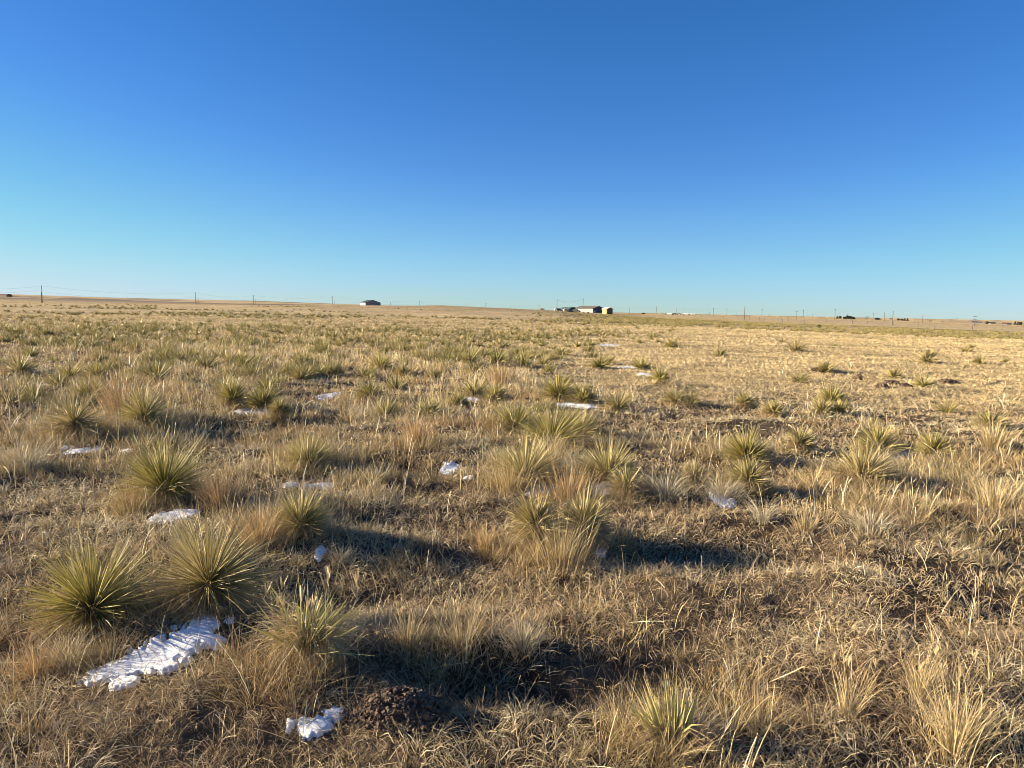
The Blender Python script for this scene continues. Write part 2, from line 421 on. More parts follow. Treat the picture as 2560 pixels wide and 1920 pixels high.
def blades(base, phi, th0, th1, L, wd, col0, col1, segs=3, tau=None, rng=None, tip=0.12, belly=0.0, cl=None):
    """strips: base (n,3), heading phi, angle from the vertical at root and tip, length, width, root and tip colours"""
    n = len(base); L = np.broadcast_to(L, n).astype(float); wd = np.broadcast_to(wd, n).astype(float)
    phi = np.broadcast_to(phi, n); th0 = np.broadcast_to(th0, n); th1 = np.broadcast_to(th1, n)
    if tau is None: tau = rng.uniform(0, math.pi, n)
    p = base.astype(float).copy(); cph, sph = np.cos(phi), np.sin(phi)
    V = np.empty((n, segs + 1, 2, 3), np.float32); C = np.empty((n, segs + 1, 2, 3), np.float32)
    h = np.stack([-sph, cph, np.zeros(n)], 1)
    for k in range(segs + 1):
        t = k / segs; th = th0 + (th1 - th0) * t
        d = np.stack([np.sin(th) * cph, np.sin(th) * sph, np.cos(th)], 1)
        nn = np.cross(d, h)
        wv = h * np.cos(tau)[:, None] + nn * np.sin(tau)[:, None]
        prof = (1 - t) + tip * t if not belly else (1 - (1 - tip) * t ** 2.2) * (0.75 + 0.25 * min(1, t * 4))
        hw = (wd * 0.5 * prof)[:, None]
        V[:, k, 0] = p - wv * hw; V[:, k, 1] = p + wv * hw
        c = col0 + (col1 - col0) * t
        C[:, k, 0] = c; C[:, k, 1] = c
        if k < segs:
            tm = th0 + (th1 - th0) * (t + 0.5 / segs)
            dm = np.stack([np.sin(tm) * cph, np.sin(tm) * sph, np.cos(tm)], 1)
            p = p + dm * (L / segs)[:, None]
    b = (np.arange(n) * (segs + 1) * 2)[:, None]
    q = []
    for k in range(segs):
        o = k * 2; q.append(np.concatenate([b + o, b + o + 1, b + o + 3, b + o + 2], 1))
    Q = np.stack(q, 1).reshape(-1, 4)
    return V.reshape(-1, 3), Q, C.reshape(-1, 3)

def join(parts):
    vs, qs, cs = [], [], []; o = 0
    for v, q, c in parts:
        vs.append(v); qs.append(q + o); cs.append(c); o += len(v)
    return np.concatenate(vs), np.concatenate(qs), np.concatenate(cs)

def colmix(rng, n, a, b, jit=0.12):
    t = rng.uniform(0, 1, n)[:, None]
    return np.clip((np.array(a) * (1 - t) + np.array(b) * t) * np.exp(rng.normal(0, jit * 1.7, (n, 1)) - 0.02), 0.01, 0.9)

# ---------------------------------------------------------------- yuccas
# x, foot y, width, top y in the 2212 px view; tone; label
HERO = [
    (198, 1345, 285, 1165, 'g', 'big round green yucca on the left above the largest snow patch'),
    (452, 1300, 300, 1098, 'o', 'broad olive yucca with a long grey drooping skirt behind the largest snow patch'),
    (650, 1432, 250, 1262, 's', 'front yucca with stiff leaves over a curled tan skirt, right of the largest snow'),
    (352, 1085, 205, 950, 'g', 'bright green fan-shaped yucca above the drooping skirt yucca, left side'),
    (165, 952, 135, 845, 'o', 'dark olive yucca with a brown shaded side near the left edge'),
    (315, 925, 125, 838, 'y', 'pale yellow-green yucca wrapped in tall grass, upper left'),
    (190, 868, 78, 818, 'g', 'small dark yucca peeking out behind the leftmost olive clump'),
    (499, 885, 84, 818, 'g', 'round dark green yucca with a snow dot at its left foot'),
    (566, 886, 74, 835, 'g', 'dark yucca touching the right side of the round green one'),
    (602, 908, 48, 860, 'y', 'thin yellowish yucca in front of the dark twin yuccas'),
    (668, 1018, 120, 940, 'y', 'golden yucca with arching dry leaves above the broken snow patch'),
    (648, 1155, 130, 1060, 'y', 'gold-green yucca half hidden in tall grass behind the front yucca'),
    (1160, 1185, 140, 1050, 'o', 'left yucca of the tall central clump'),
    (1262, 1175, 150, 1050, 'o', 'right yucca of the tall central clump, dark on its right side'),
    (1135, 1040, 190, 940, 'y', 'wide yellow-green yucca left of the frosted dome in the centre'),
    (1190, 960, 205, 862, 'g', 'tall spreading green yucca topping the central group'),
    (1112, 930, 125, 866, 'g', 'green yucca at the left shoulder of the central group'),
    (1250, 945, 125, 872, 'y', 'yellowish yucca at the right shoulder of the central group'),
    (1312, 1035, 160, 950, 'y', 'gold-green yucca right of the frosted dome in the centre'),
    (1350, 1072, 70, 1010, 's', 'sparse spiky yucca just right of the frosted snow'),
    (1205, 868, 95, 806, 'g', 'left yucca of the wide pair above the long snow strip'),
    (1258, 870, 76, 822, 'g', 'right yucca of the wide pair above the long snow strip'),
    (1335, 888, 85, 840, 'o', 'olive yucca standing right of the wide pair'),
    (1612, 1012, 118, 926, 'g', 'star-shaped green yucca with open leaves, right of centre'),
    (1614, 1058, 84, 990, 'y', 'dull yellow yucca directly below the star-shaped one'),
    (1500, 1048, 76, 995, 't', 'dead straw-coloured yucca left of the star-shaped one'),
    (1725, 978, 70, 920, 'y', 'small upright yucca with a snow scrap below, right side'),
    (1895, 978, 104, 912, 'g', 'upper yucca of the right-hand pair, bright and rounded'),
    (1862, 1040, 150, 960, 'o', 'lower yucca of the right-hand pair with a long tan skirt to its left'),
    (2015, 1003, 74, 938, 'g', 'upright grey-green yucca in a pale grass tuft, right of the pair'),
    (1795, 872, 64, 848, 'g', 'flat dark-topped yucca of the trio on the right'),
    (1774, 898, 56, 860, 'y', 'pale straw yucca of the trio on the right, lower left'),
    (1815, 898, 42, 866, 'g', 'small grey-green yucca of the trio on the right, lower right'),
    (1458, 874, 60, 836, 'y', 'gold yucca of the small pair above the bare patch'),
    (1493, 876, 42, 848, 'y', 'smaller darker yucca of the small pair above the bare patch'),
    (1425, 828, 54, 790, 'g', 'lone dark green yucca with a flat snow strip at its left'),
    (1295, 796, 56, 772, 'g', 'small dark round yucca left of two distant snow strips'),
    (1385, 797, 50, 778, 'g', 'small dark yucca right of the distant snow strip'),
    (1450, 1615, 105, 1470, 'n', 'narrow upright yellow-green yucca at the bottom edge, right of the clod mound'),
    (2140, 925, 62, 888, 'y', 'faint yellowish yucca in pale grass near the right edge'),
    (1668, 900, 52, 862, 'y', 'thin golden yucca left of the trio on the right'),
    (1605, 880, 40, 848, 'y', 'small faded yucca between the gold pair and the trio'),
    (523, 800, 66, 762, 'g', 'dark bushy yucca in the middle of the left thicket'),
    (700, 760, 52, 738, 'g', 'dark yucca at the top edge of the thicket, left of centre'),
    (800, 866, 66, 820, 'g', 'green yucca right of the shaded snow patch in the upper middle'),
    (990, 880, 56, 845, 'g', 'small dark yucca at the left side of the notched snow patch'),
    (1068, 880, 60, 826, 'y', 'yellow-green yucca at the right side of the notched snow patch'),
    (835, 905, 84, 862, 'y', 'low golden yucca in the open grass left of the central group'),
    (925, 905, 70, 858, 'y', 'faded yucca between the low golden one and the central group'),
    (1015, 790, 62, 752, 'g', 'left yucca of the dark trio in the middle distance'),
    (1072, 792, 58, 754, 'g', 'middle yucca of the dark trio in the middle distance'),
    (1128, 796, 60, 758, 'g', 'right yucca of the dark trio in the middle distance'),
    (42, 812, 66, 770, 'g', 'dark yucca close to the left edge in the thicket'),
    (150, 818, 70, 780, 'g', 'dark-green yucca in tall grass left of the reddish tuft'),
    (208, 822, 58, 784, 'g', 'grey-green yucca touching the reddish tuft'),
    (870, 812, 54, 780, 'y', 'yellow yucca with a brown base in the middle of the field'),
    (820, 800, 70, 766, 'g', 'broad dark yucca in the middle of the field'),
    (1720, 758, 44, 742, 'o', 'low olive yucca clump on the open right plain, with a long thin shadow'),
    (2000, 783, 50, 764, 'o', 'largest low clump on the far right plain, its shadow pointing right'),
    (2010, 772, 26, 760, 'y', 'small clump just behind the largest one on the far right plain'),
    (1929, 818, 42, 802, 'y', 'pale tuft-like yucca behind the jagged earth heap'),
    (1995, 838, 50, 818, 'y', 'straw yucca between the jagged and the rounded earth heaps'),
    (1781, 804, 46, 790, 'y', 'thin straw yucca beside the brown clod ridge on the right plain'),
    (2086, 762, 26, 752, 'o', 'tiny clump near the right edge of the open plain'),
    (2115, 786, 26, 775, 'y', 'small faded clump near the right edge, left of bare ground'),
    (1555, 770, 34, 757, 'o', 'small round clump on the plain right of the distant snow strips'),
    (1450, 752, 40, 738, 'g', 'dark low clump left of the small round one on the plain'),
]
TONE = {
    'g': ((0.18, 0.162, 0.028), (0.41, 0.35, 0.085)), 'o': ((0.22, 0.18, 0.055), (0.43, 0.34, 0.14)),
    'y': ((0.25, 0.22, 0.07), (0.46, 0.38, 0.15)), 's': ((0.21, 0.22, 0.06), (0.40, 0.37, 0.14)),
    'm': ((0.125, 0.115, 0.024), (0.32, 0.275, 0.075)), 't': ((0.40, 0.31, 0.16), (0.58, 0.47, 0.27)), 'n': ((0.30, 0.29, 0.10), (0.50, 0.44, 0.19))}
DEAD = ((0.24, 0.17, 0.095), (0.46, 0.36, 0.21))

def rosette(rng, L, n, tone, wd=0.009, h0=0.1, segs=3, amax=95, up=1.0, core=0.05):
    u = rng.uniform(0, 1, n)
    th = np.arccos(np.clip(1 - u * (1 - math.cos(R(amax))), -1, 1)) * up
    phi = rng.uniform(0, 2 * math.pi, n)
    sec = vnoise(phi * 1.3 + rng.uniform(0, 99), phi * 0, 5)
    phi = phi + 0.6 * (sec - 0.5)
    off = core * np.sqrt(u)
    base = np.stack([np.cos(phi) * off, np.sin(phi) * off, h0 * (1.0 - 0.35 * u) * np.ones(n)], 1)
    lob = 0.78 + 0.5 * vnoise(phi * 1.1 + rng.uniform(0, 50), u * 1.5, 3)
    ll = L * rng.uniform(0.55, 1.06, n) * (1 - 0.12 * u) * np.clip(lob, 0.7, 1.12)
    th = np.clip(th + rng.normal(0, 0.12, n), 0.0, 2.0)
    c = colmix(rng, n, *TONE[tone], 0.10)
    dead = rng.uniform(0, 1, n) < 0.14 * (0.4 + u)
    c = np.where(dead[:, None], colmix(rng, n, (0.36, 0.27, 0.14), (0.58, 0.46, 0.27), 0.1), c)
    tipc = c * 0.55 + np.array((0.55, 0.45, 0.20)) * 0.45
    bend = rng.normal(0.10, 0.12, n) + np.where(rng.uniform(0, 1, n) < 0.08, rng.uniform(0.4, 1.1, n), 0)
    return blades(base, phi, th, th + bend, ll, wd * rng.uniform(0.8, 1.25, n), c, tipc, segs, rng=rng, tip=0.08, belly=1)

def skirt(rng, L, n, h0=0.1, wd=0.008, segs=4, curl=0.6, cols=DEAD, lo=70, hi=130):
    phi = rng.uniform(0, 2 * math.pi, n)
    th = np.radians(rng.uniform(lo, hi, n))
    base = np.stack([np.cos(phi) * 0.045, np.sin(phi) * 0.045, h0 * rng.uniform(0.35, 1.0, n)], 1)
    c = colmix(rng, n, *cols, 0.15)
    th1 = np.minimum(th + np.abs(rng.normal(curl, 0.25, n)), R(172))
    v, q, cc = blades(base, phi, th, th1, L * rng.uniform(0.4, 0.85, n), wd * rng.uniform(0.6, 1.2, n), c, c * 1.1, segs, rng=rng, tip=0.2)
    v[:, 2] = np.maximum(v[:, 2], -0.02)
    return v, q, cc

YG = 'yuccas growing wild across the dry grassland'
YUC = []      # positions, so that grass gathers round their feet
for i, (x, y, wpx, ytop, tone, lab) in enumerate(HERO):
    rng = np.random.default_rng(100 + i)
    gx, gy, gz = hit(x * K, y * K)
    d = math.hypot(gx, gy); s = d / F_PX * K
    wm = wpx * s * 1.1; hm = (y - ytop) * s * 1.08
    L = min(wm / 2 / 0.93, 0.75); h0 = max(0.05, min(hm - L * 0.92, 0.28))
    if tone == 'n': L = hm * 0.98; h0 = 0.03
    if tone == 's': L = hm * 0.88; h0 = 0.08
    near = d < 9
    px1 = d / 759.0                                  # metres per rendered pixel there
    n = 620 if near else (330 if d < 16 else 190)
    if tone == 's': n = 150
    if tone == 'n': n = 70
    if tone == 'o': n = int(n * 0.75)
    wd = max(0.0065, px1 * 0.75)
    if tone in 'sn': wd = max(0.0095, px1)
    root = empty('yucca', (gx, gy, gz), rng.uniform(0, 6.28))
    root.rotation_euler = (rng.normal(0, 0.10), rng.normal(0, 0.10), rng.uniform(0, 6.28))
    tag(root, lab, 'yucca', YG)
    am = 90 if tone != 'o' else 98
    if tone == 's': am = 72
    if tone == 'n': am = 28
    v, q, c = rosette(rng, L, n, tone, wd, h0, 3, am)
    link(bpy.data.objects.new('leaf_rosette', np_mesh('leaf_rosette', v, q, LEAF, c)), root)
    if near or d < 16:
        nd = 330 if tone == 'o' else 190
        if tone == 's':
            v, q, c = skirt(rng, L * 1.0, 420, 0.16, max(0.0045, px1 * 0.6), 5, 1.1, ((0.40, 0.29, 0.15), (0.60, 0.46, 0.27)), 30, 95)
        else:
            v, q, c = skirt(rng, L * (1.35 if tone == 'o' else 1.0), nd, max(h0, 0.1), max(0.006, px1 * 0.7), 4, 0.6, DEAD, 70, 150 if tone == 'o' else 125)
        link(bpy.data.objects.new('dead_leaf_skirt', np_mesh('dead_leaf_skirt', v, q, LEAF, c)), root)
    YUC.append((gx, gy, L, h0, d, tone))

# mid-distance yuccas: eight kinds copied over the field
rng = np.random.default_rng(7)
protos = []
for k in range(10):
    tone = 'mmomgymmoy'[k]
    v, q, c = rosette(rng, 0.36 + 0.04 * (k % 4), 130, tone, 0.017, 0.04, 2, 76)
    v2, q2, c2 = skirt(rng, 0.36, 34, 0.07, 0.02, 2)
    v, q, c = join([(v, q, c), (v2, q2, c2)])
    protos.append((np_mesh('yucca_leaves', v, q, LEAF, c), (v, q, c), tone))

def dens(x, y):
    """how thick the yuccas stand"""
    r = np.hypot(x, y); c = pxcol(x, y)
    a = smooth(11, 17, r) * (1 - smooth(52, 72, r)) * (1 - smooth(1250, 1560, c + (r - 30) * -4)) * (0.35 + 0.9 * smooth(0.38, 0.62, fbm(x * 0.16, y * 0.16, 71, 3)))
    b = 0.10 * smooth(8, 12, r) * (1 - smooth(70, 90, r)) * (1 - 0.8 * smooth(1500, 1900, c))
    clus = smooth(0.5, 0.66, fbm(x * 0.035, y * 0.06, 75, 4))
    e = smooth(60, 78, r) * (1 - smooth(180, 240, r)) * clus * 0.30
    f = smooth(80, 100, r) * (1 - smooth(190, 230, r)) * smooth(1250, 1500, c) * 0.50 * (0.25 + smooth(0.4, 0.6, fbm(x * 0.05, y * 0.05, 77, 3)))
    return a * 1.05 + b * 0.6 + e * 0.6 + f * 0.55

cand = []
N = 60000
rr = np.sqrt(rng.uniform(8 ** 2, 240 ** 2, N)); aa = rng.uniform(-R(40), R(40), N)
cx, cy = rr * np.sin(aa), rr * np.cos(aa)
area = R(80) / 2 * (240 ** 2 - 8 ** 2); keep = rng.uniform(0, 1, N) < dens(cx, cy) * area / N
cx, cy, rr = cx[keep], cy[keep], rr[keep]
hx = np.array([q[0] for q in YUC]); hy = np.array([q[1] for q in YUC])
far = np.array([np.min(np.hypot(hx - a, hy - b)) > 0.55 for a, b in zip(cx, cy)])
cx, cy, rr = cx[far], cy[far], rr[far]
o = np.argsort(rr); cx, cy, rr = cx[o], cy[o], rr[o]
NMID = 300 - len(HERO)
cc = pxcol(cx, cy)
inview = (cc > -10) & (cc < 2570)
mid = [k for k in range(len(cx)) if inview[k]][:NMID]
midset = set(mid)
TN = {'m': 'dark green', 'g': 'dark green', 'o': 'olive', 'y': 'yellowish'}
for k in mid:
    me, _, tone = protos[rng.integers(0, 10)]
    o = bpy.data.objects.new('yucca', me)
    s = rng.uniform(0.55, 1.2)
    o.location = (cx[k], cy[k], float(height(cx[k], cy[k])) - 0.01)
    o.rotation_euler = (rng.normal(0, 0.06), rng.normal(0, 0.06), rng.uniform(0, 6.28)); o.scale = (s, s, s * rng.uniform(0.85, 1.1))
    link(o)
    zone = 'far left' if cc[k] < 500 else 'left' if cc[k] < 950 else 'middle' if cc[k] < 1400 else 'right' if cc[k] < 1950 else 'far right'
    band = 'near side' if rr[k] < 19 else 'middle depth' if rr[k] < 30 else 'far side'
    size = 'large' if s > 1.0 else 'small' if s < 0.75 else 'medium'
    tag(o, f'{size} {TN[tone]} yucca on the {band} of the thicket, {zone}', 'yucca', YG)

rest = [k for k in range(len(cx)) if k not in midset]
vs, qs, cs = [], [], []; off = 0
lo = []   # far rosettes
for k in range(6):
    lo.append(rosette(rng, 0.33, 34, 'momomo'[k], 0.06, 0.05, 1, 80))
for k in rest:
    v, q, c = lo[rng.integers(0, 6)] if rr[k] > 30 else protos[rng.integers(0, 10)][1]
    s = rng.uniform(0.8, 1.3) * (1.0 + 0.25 * (rr[k] > 90)); a = rng.uniform(0, 6.28)
    ca, sa = math.cos(a), math.sin(a)
    vv = np.stack([(v[:, 0] * ca - v[:, 1] * sa) * s + cx[k], (v[:, 0] * sa + v[:, 1] * ca) * s + cy[k],
                   v[:, 2] * s + float(height(cx[k], cy[k])) - 0.01], 1)
    vs.append(vv); qs.append(q + off); cs.append(c); off += len(v)
o = link(bpy.data.objects.new('yucca_scrub', np_mesh('yucca_scrub', np.concatenate(vs), np.concatenate(qs), LEAF, np.concatenate(cs))))
tag(o, 'low olive yucca scrub scattered over the far grassland', 'scrub', kind='stuff')

# ---------------------------------------------------------------- ground sheet
def ground():
    az = np.concatenate([np.linspace(-R(60), R(60), 860), np.linspace(R(60), R(300), 90)[1:-1]])
    rs = np.concatenate([[0.0], np.exp(np.linspace(math.log(0.4), math.log(1.6), 20))[:-1],
                         np.exp(np.linspace(math.log(1.6), math.log(60), 420))[:-1],
                         np.exp(np.linspace(math.log(60), math.log(30000), 300))])
    A, RR = np.meshgrid(az, rs)
    x, y = RR * np.sin(A), RR * np.cos(A)
    z = height(x, y)
    nr, na = A.shape
    idx = np.arange(nr * na).reshape(nr, na)
    a = idx[:-1, :]; b = np.roll(idx, -1, 1)[:-1, :]; c = np.roll(idx, -1, 1)[1:, :]; d = idx[1:, :]
    Q = np.stack([a, d, c, b], -1).reshape(-1, 4)[:, ::-1]
    r = RR; col = pxcol(x, np.where(y > 0, y, 1e3))
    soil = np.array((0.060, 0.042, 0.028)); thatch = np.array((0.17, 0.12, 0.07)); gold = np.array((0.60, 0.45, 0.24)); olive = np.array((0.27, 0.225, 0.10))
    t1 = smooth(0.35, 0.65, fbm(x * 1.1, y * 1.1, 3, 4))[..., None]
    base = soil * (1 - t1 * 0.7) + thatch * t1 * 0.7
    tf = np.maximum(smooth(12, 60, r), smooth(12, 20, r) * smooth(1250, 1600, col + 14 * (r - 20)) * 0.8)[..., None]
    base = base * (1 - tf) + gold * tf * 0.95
    dd = (np.clip(dens(x, y) * 2.2, 0, 0.55) * smooth(20, 60, r))[..., None]
    base = base * (1 - dd) + olive * dd
    # brown slope of the low rise, darker ploughed strips on the far hills
    kn = (smooth(140, 220, r) * (1 - smooth(500, 900, r)) * (1 - smooth(1500, 1700, col)) * smooth(500, 1000, col) * 0.55)[..., None]
    base = base * (1 - kn) + np.array((0.33, 0.235, 0.13)) * kn
    st = fbm(x * 0.0018 + 3.1, y * 0.0034, 91, 3)
    fh = (smooth(1200, 2000, r) * smooth(0.53, 0.56, st) * (1 - smooth(1300, 1900, col)) * 0.8)[..., None]
    base = base * (1 - fh) + np.array((0.13, 0.095, 0.085)) * fh
    fr = (smooth(500, 900, r) * smooth(1500, 1700, col) * smooth(0.45, 0.6, fbm(x * 0.002, y * 0.006, 95, 3)) * 0.6)[..., None]
    base = base * (1 - fr) + np.array((0.27, 0.20, 0.15)) * fr
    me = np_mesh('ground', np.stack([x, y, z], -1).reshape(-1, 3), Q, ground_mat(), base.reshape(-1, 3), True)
    return link(bpy.data.objects.new('ground', me))
tag(ground(), 'rolling dry prairie ground', 'ground', kind='structure')

# dirt track on the right
def track():
    pts = [(2130, 815), (2250, 820), (2360, 826), (2480, 829), (2620, 834), (2900, 845)]
    P = [np.array(hit(a, b)[:2]) for a, b in pts]
    vs = []
    for i in range(len(P) - 1):
        for k in range(24):
            c = P[i] + (P[i + 1] - P[i]) * k / 24
            d = (P[i + 1] - P[i]); d = d / np.linalg.norm(d); nrm = np.array([-d[1], d[0]])
            for w_, hz in ((-3.2, -0.06), (-1.6, 0.20), (-0.8, 0.24), (0.8, 0.22), (1.6, 0.2), (3.2, -0.06)):
                p = c + nrm * w_
                vs.append((p[0], p[1], float(height(p[0], p[1])) + hz + 0.05 * (float(vnoise(p[0], p[1], 8)) - 0.5)))
    n = len(vs) // 6
    f = [(i * 6 + j, i * 6 + j + 1, (i + 1) * 6 + j + 1, (i + 1) * 6 + j) for i in range(n - 1) for j in range(5)]
    b = MB(); b.add(vs, f)
    tag(b.build('dirt_road', M['dirt'], sm=True), 'dark brown dirt road bank crossing the plain on the right', 'road', kind='structure')
track()

# ---------------------------------------------------------------- grass
def sample_r(rng, n, r0, r1, f):
    r = np.exp(np.linspace(math.log(r0), math.log(r1), 2000)); p = f(r) * r * r   # density x r dr, in log r
    c = np.cumsum(p); c /= c[-1]
    return np.exp(np.interp(rng.uniform(0, 1, n), c, np.log(r)))

HALF = R(41)
TALL_SPOTS = []   # (x, y, radius) of taller golden grass, from the photograph
for (x, y, wpx) in [(280, 1010, 210), (300, 900, 150), (250, 850, 90), (960, 1180, 120), (700, 1120, 330), (560, 1130, 160), (900, 960, 260), (1215, 1215, 190), (1240, 1060, 240),
                    (1000, 1400, 330), (1560, 980, 160), (1750, 1050, 130), (2140, 1010, 160), (2000, 1020, 170), (1900, 1120, 300), (2050, 1500, 130), (1860, 1470, 130), (1600, 1500, 200),
                    (1350, 1620, 190), (1620, 1600, 260), (2120, 1620, 200), (150, 1460, 200), (60, 1600, 180), (640, 1500, 250), (420, 1230, 210), (90, 1010, 170), (1080, 1010, 170), (700, 1000, 160), (2170, 1090, 120), (1350, 1350, 160), (880, 800, 300), (450, 760, 500), (1500, 1060, 200)]:
    gx, gy, _ = hit(x * K, min(y, 1640) * K); TALL_SPOTS.append((gx, gy, wpx * K / 2 / F_PX * math.hypot(gx, gy)))
BARE_SPOTS = []   # short mat
for (x, y, wpx) in [(1700, 1330, 560), (1950, 1250, 300), (100, 1180, 200), (1400, 1230, 180), (330, 1560, 260), (1650, 910, 180), (2000, 900, 260)]:
    gx, gy, _ = hit(x * K, y * K); BARE_SPOTS.append((gx, gy, wpx * K / 2 / F_PX * math.hypot(gx, gy)))

def tallness(x, y):
    r = np.hypot(x, y)
    t = smooth(0.44, 0.62, fbm(x * 0.55, y * 0.55, 51, 3)) * 0.8
    t = t + 0.42 * smooth(9, 14, r) * (1 - smooth(50, 70, r)) * (1 - smooth(1250, 1600, pxcol(x, y)))
    t = t * (1 - 0.75 * smooth(13, 20, r) * smooth(1250, 1600, pxcol(x, y) + 14 * (r - 20)))
    t = t * (1 - 0.65 * (1 - smooth(4.5, 8, r)))
    t = t * (1 - 0.35 * smooth(1100, 1500, pxcol(x, y)))
    for a, b, s in TALL_SPOTS: t = t + 0.8 * np.exp(-(((x - a) / s) ** 2 + ((y - b) / (s * 0.9)) ** 2))
    for a, b, s in BARE_SPOTS: t = t * (1 - 0.9 * np.exp(-(((x - a) / s) ** 2 + ((y - b) / (s * 1.1)) ** 2) ** 2))
    for q in YUC:
        s = q[2] * 0.9; m_ = (np.abs(x - q[0]) < 3 * s) & (np.abs(y - q[1]) < 3 * s)
        t = np.where(m_, t + 0.7 * np.exp(-((x - q[0]) ** 2 + (y - q[1]) ** 2) / s ** 2), t)
    for (fx_, fy_, fa, fb, fz) in _FEAT:
        if fz < 0: t = t * (1 - 0.5 * np.exp(-(((x - fx_) / fa) ** 2 + ((y - fy_) / fb) ** 2) * 1.4))  # grass kept short so the added hollows stay shaded
    return np.clip(t, 0, 1.6)

rng = np.random.default_rng(11)
# 1. short curled mat
def mat_grass():
    N = 1000000
    r = sample_r(rng, N, 1.7, 110, lambda r: np.minimum(1, (4.5 / r) ** 1.75))
    a = rng.uniform(-HALF, HALF, N)
    x, y = r * np.sin(a), r * np.cos(a)
    # gather into little tufts
    gq = 0.055 * np.maximum(1, r / 5) ** 0.8
    jx, jy = np.floor(x / gq), np.floor(y / gq)
    tx = (jx + _hash(jx, jy, 1)) * gq; ty = (jy + _hash(jx, jy, 2)) * gq
    pull = rng.uniform(0.0, 1.0, N) ** 0.7
    x = x + (tx - x) * pull * 0.8; y = y + (ty - y) * pull * 0.8
    rp = smooth(12, 20, r) * smooth(1250, 1600, pxcol(x, y) + 14 * (r - 20))
    thin = np.maximum(smooth(0.34, 0.52, fbm(x * 2.3, y * 2.3, 55, 3)) * 0.8 + 0.2, rp)
    ok = ((~snow_mask(x, y)) | (rng.uniform(0, 1, N) < 0.06)) & (rng.uniform(0, 1, N) < thin)
    x, y, r, tx, ty = x[ok], y[ok], r[ok], tx[ok], ty[ok]; n = len(x)
    phi = np.arctan2(y - ty, x - tx) + rng.normal(0, 0.9, n)
    ts = _hash(np.floor(tx * 50), np.floor(ty * 50), 3)
    L = (0.032 + 0.07 * rng.uniform(0, 1, n) ** 1.5 + 0.02 * ts) * (1 + 0.5 * smooth(10, 60, r))
    th0 = rng.uniform(0.1, 1.2, n); th1 = th0 + rng.uniform(0.2, 1.7, n)
    wd = np.maximum(0.0025, 0.0007 * r + 0.0004) * rng.uniform(0.6, 1.4, n)
    z = height(x, y)
    pal = colmix(rng, n, (0.36, 0.28, 0.16), (0.74, 0.60, 0.37), 0.2)
    frt = 1 - smooth(3.0, 5.0, r)
    br = (smooth(0.42 - 0.1 * frt, 0.6 - 0.12 * frt, fbm(x * 0.8, y * 0.8, 57, 3)) * 0.7)[:, None] * rng.uniform(0.3, 1, (n, 1))
    pal = pal * (1 - br) + colmix(rng, n, (0.20, 0.115, 0.06), (0.38, 0.25, 0.14), 0.15) * br
    gld = np.maximum(smooth(8, 40, r), rp[ok])[:, None]; pal = pal * (1 - gld) + colmix(rng, n, (0.58, 0.44, 0.22), (0.78, 0.61, 0.34), 0.1) * gld
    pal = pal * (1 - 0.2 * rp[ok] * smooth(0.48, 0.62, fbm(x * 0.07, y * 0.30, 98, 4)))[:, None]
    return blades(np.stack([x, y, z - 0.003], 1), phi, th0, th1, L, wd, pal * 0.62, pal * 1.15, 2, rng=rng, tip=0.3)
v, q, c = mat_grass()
tag(link(bpy.data.objects.new('short_grass', np_mesh('short_grass', v, q, GRASS, c))), 'short curled dry grass matting the ground', 'grass', kind='stuff')

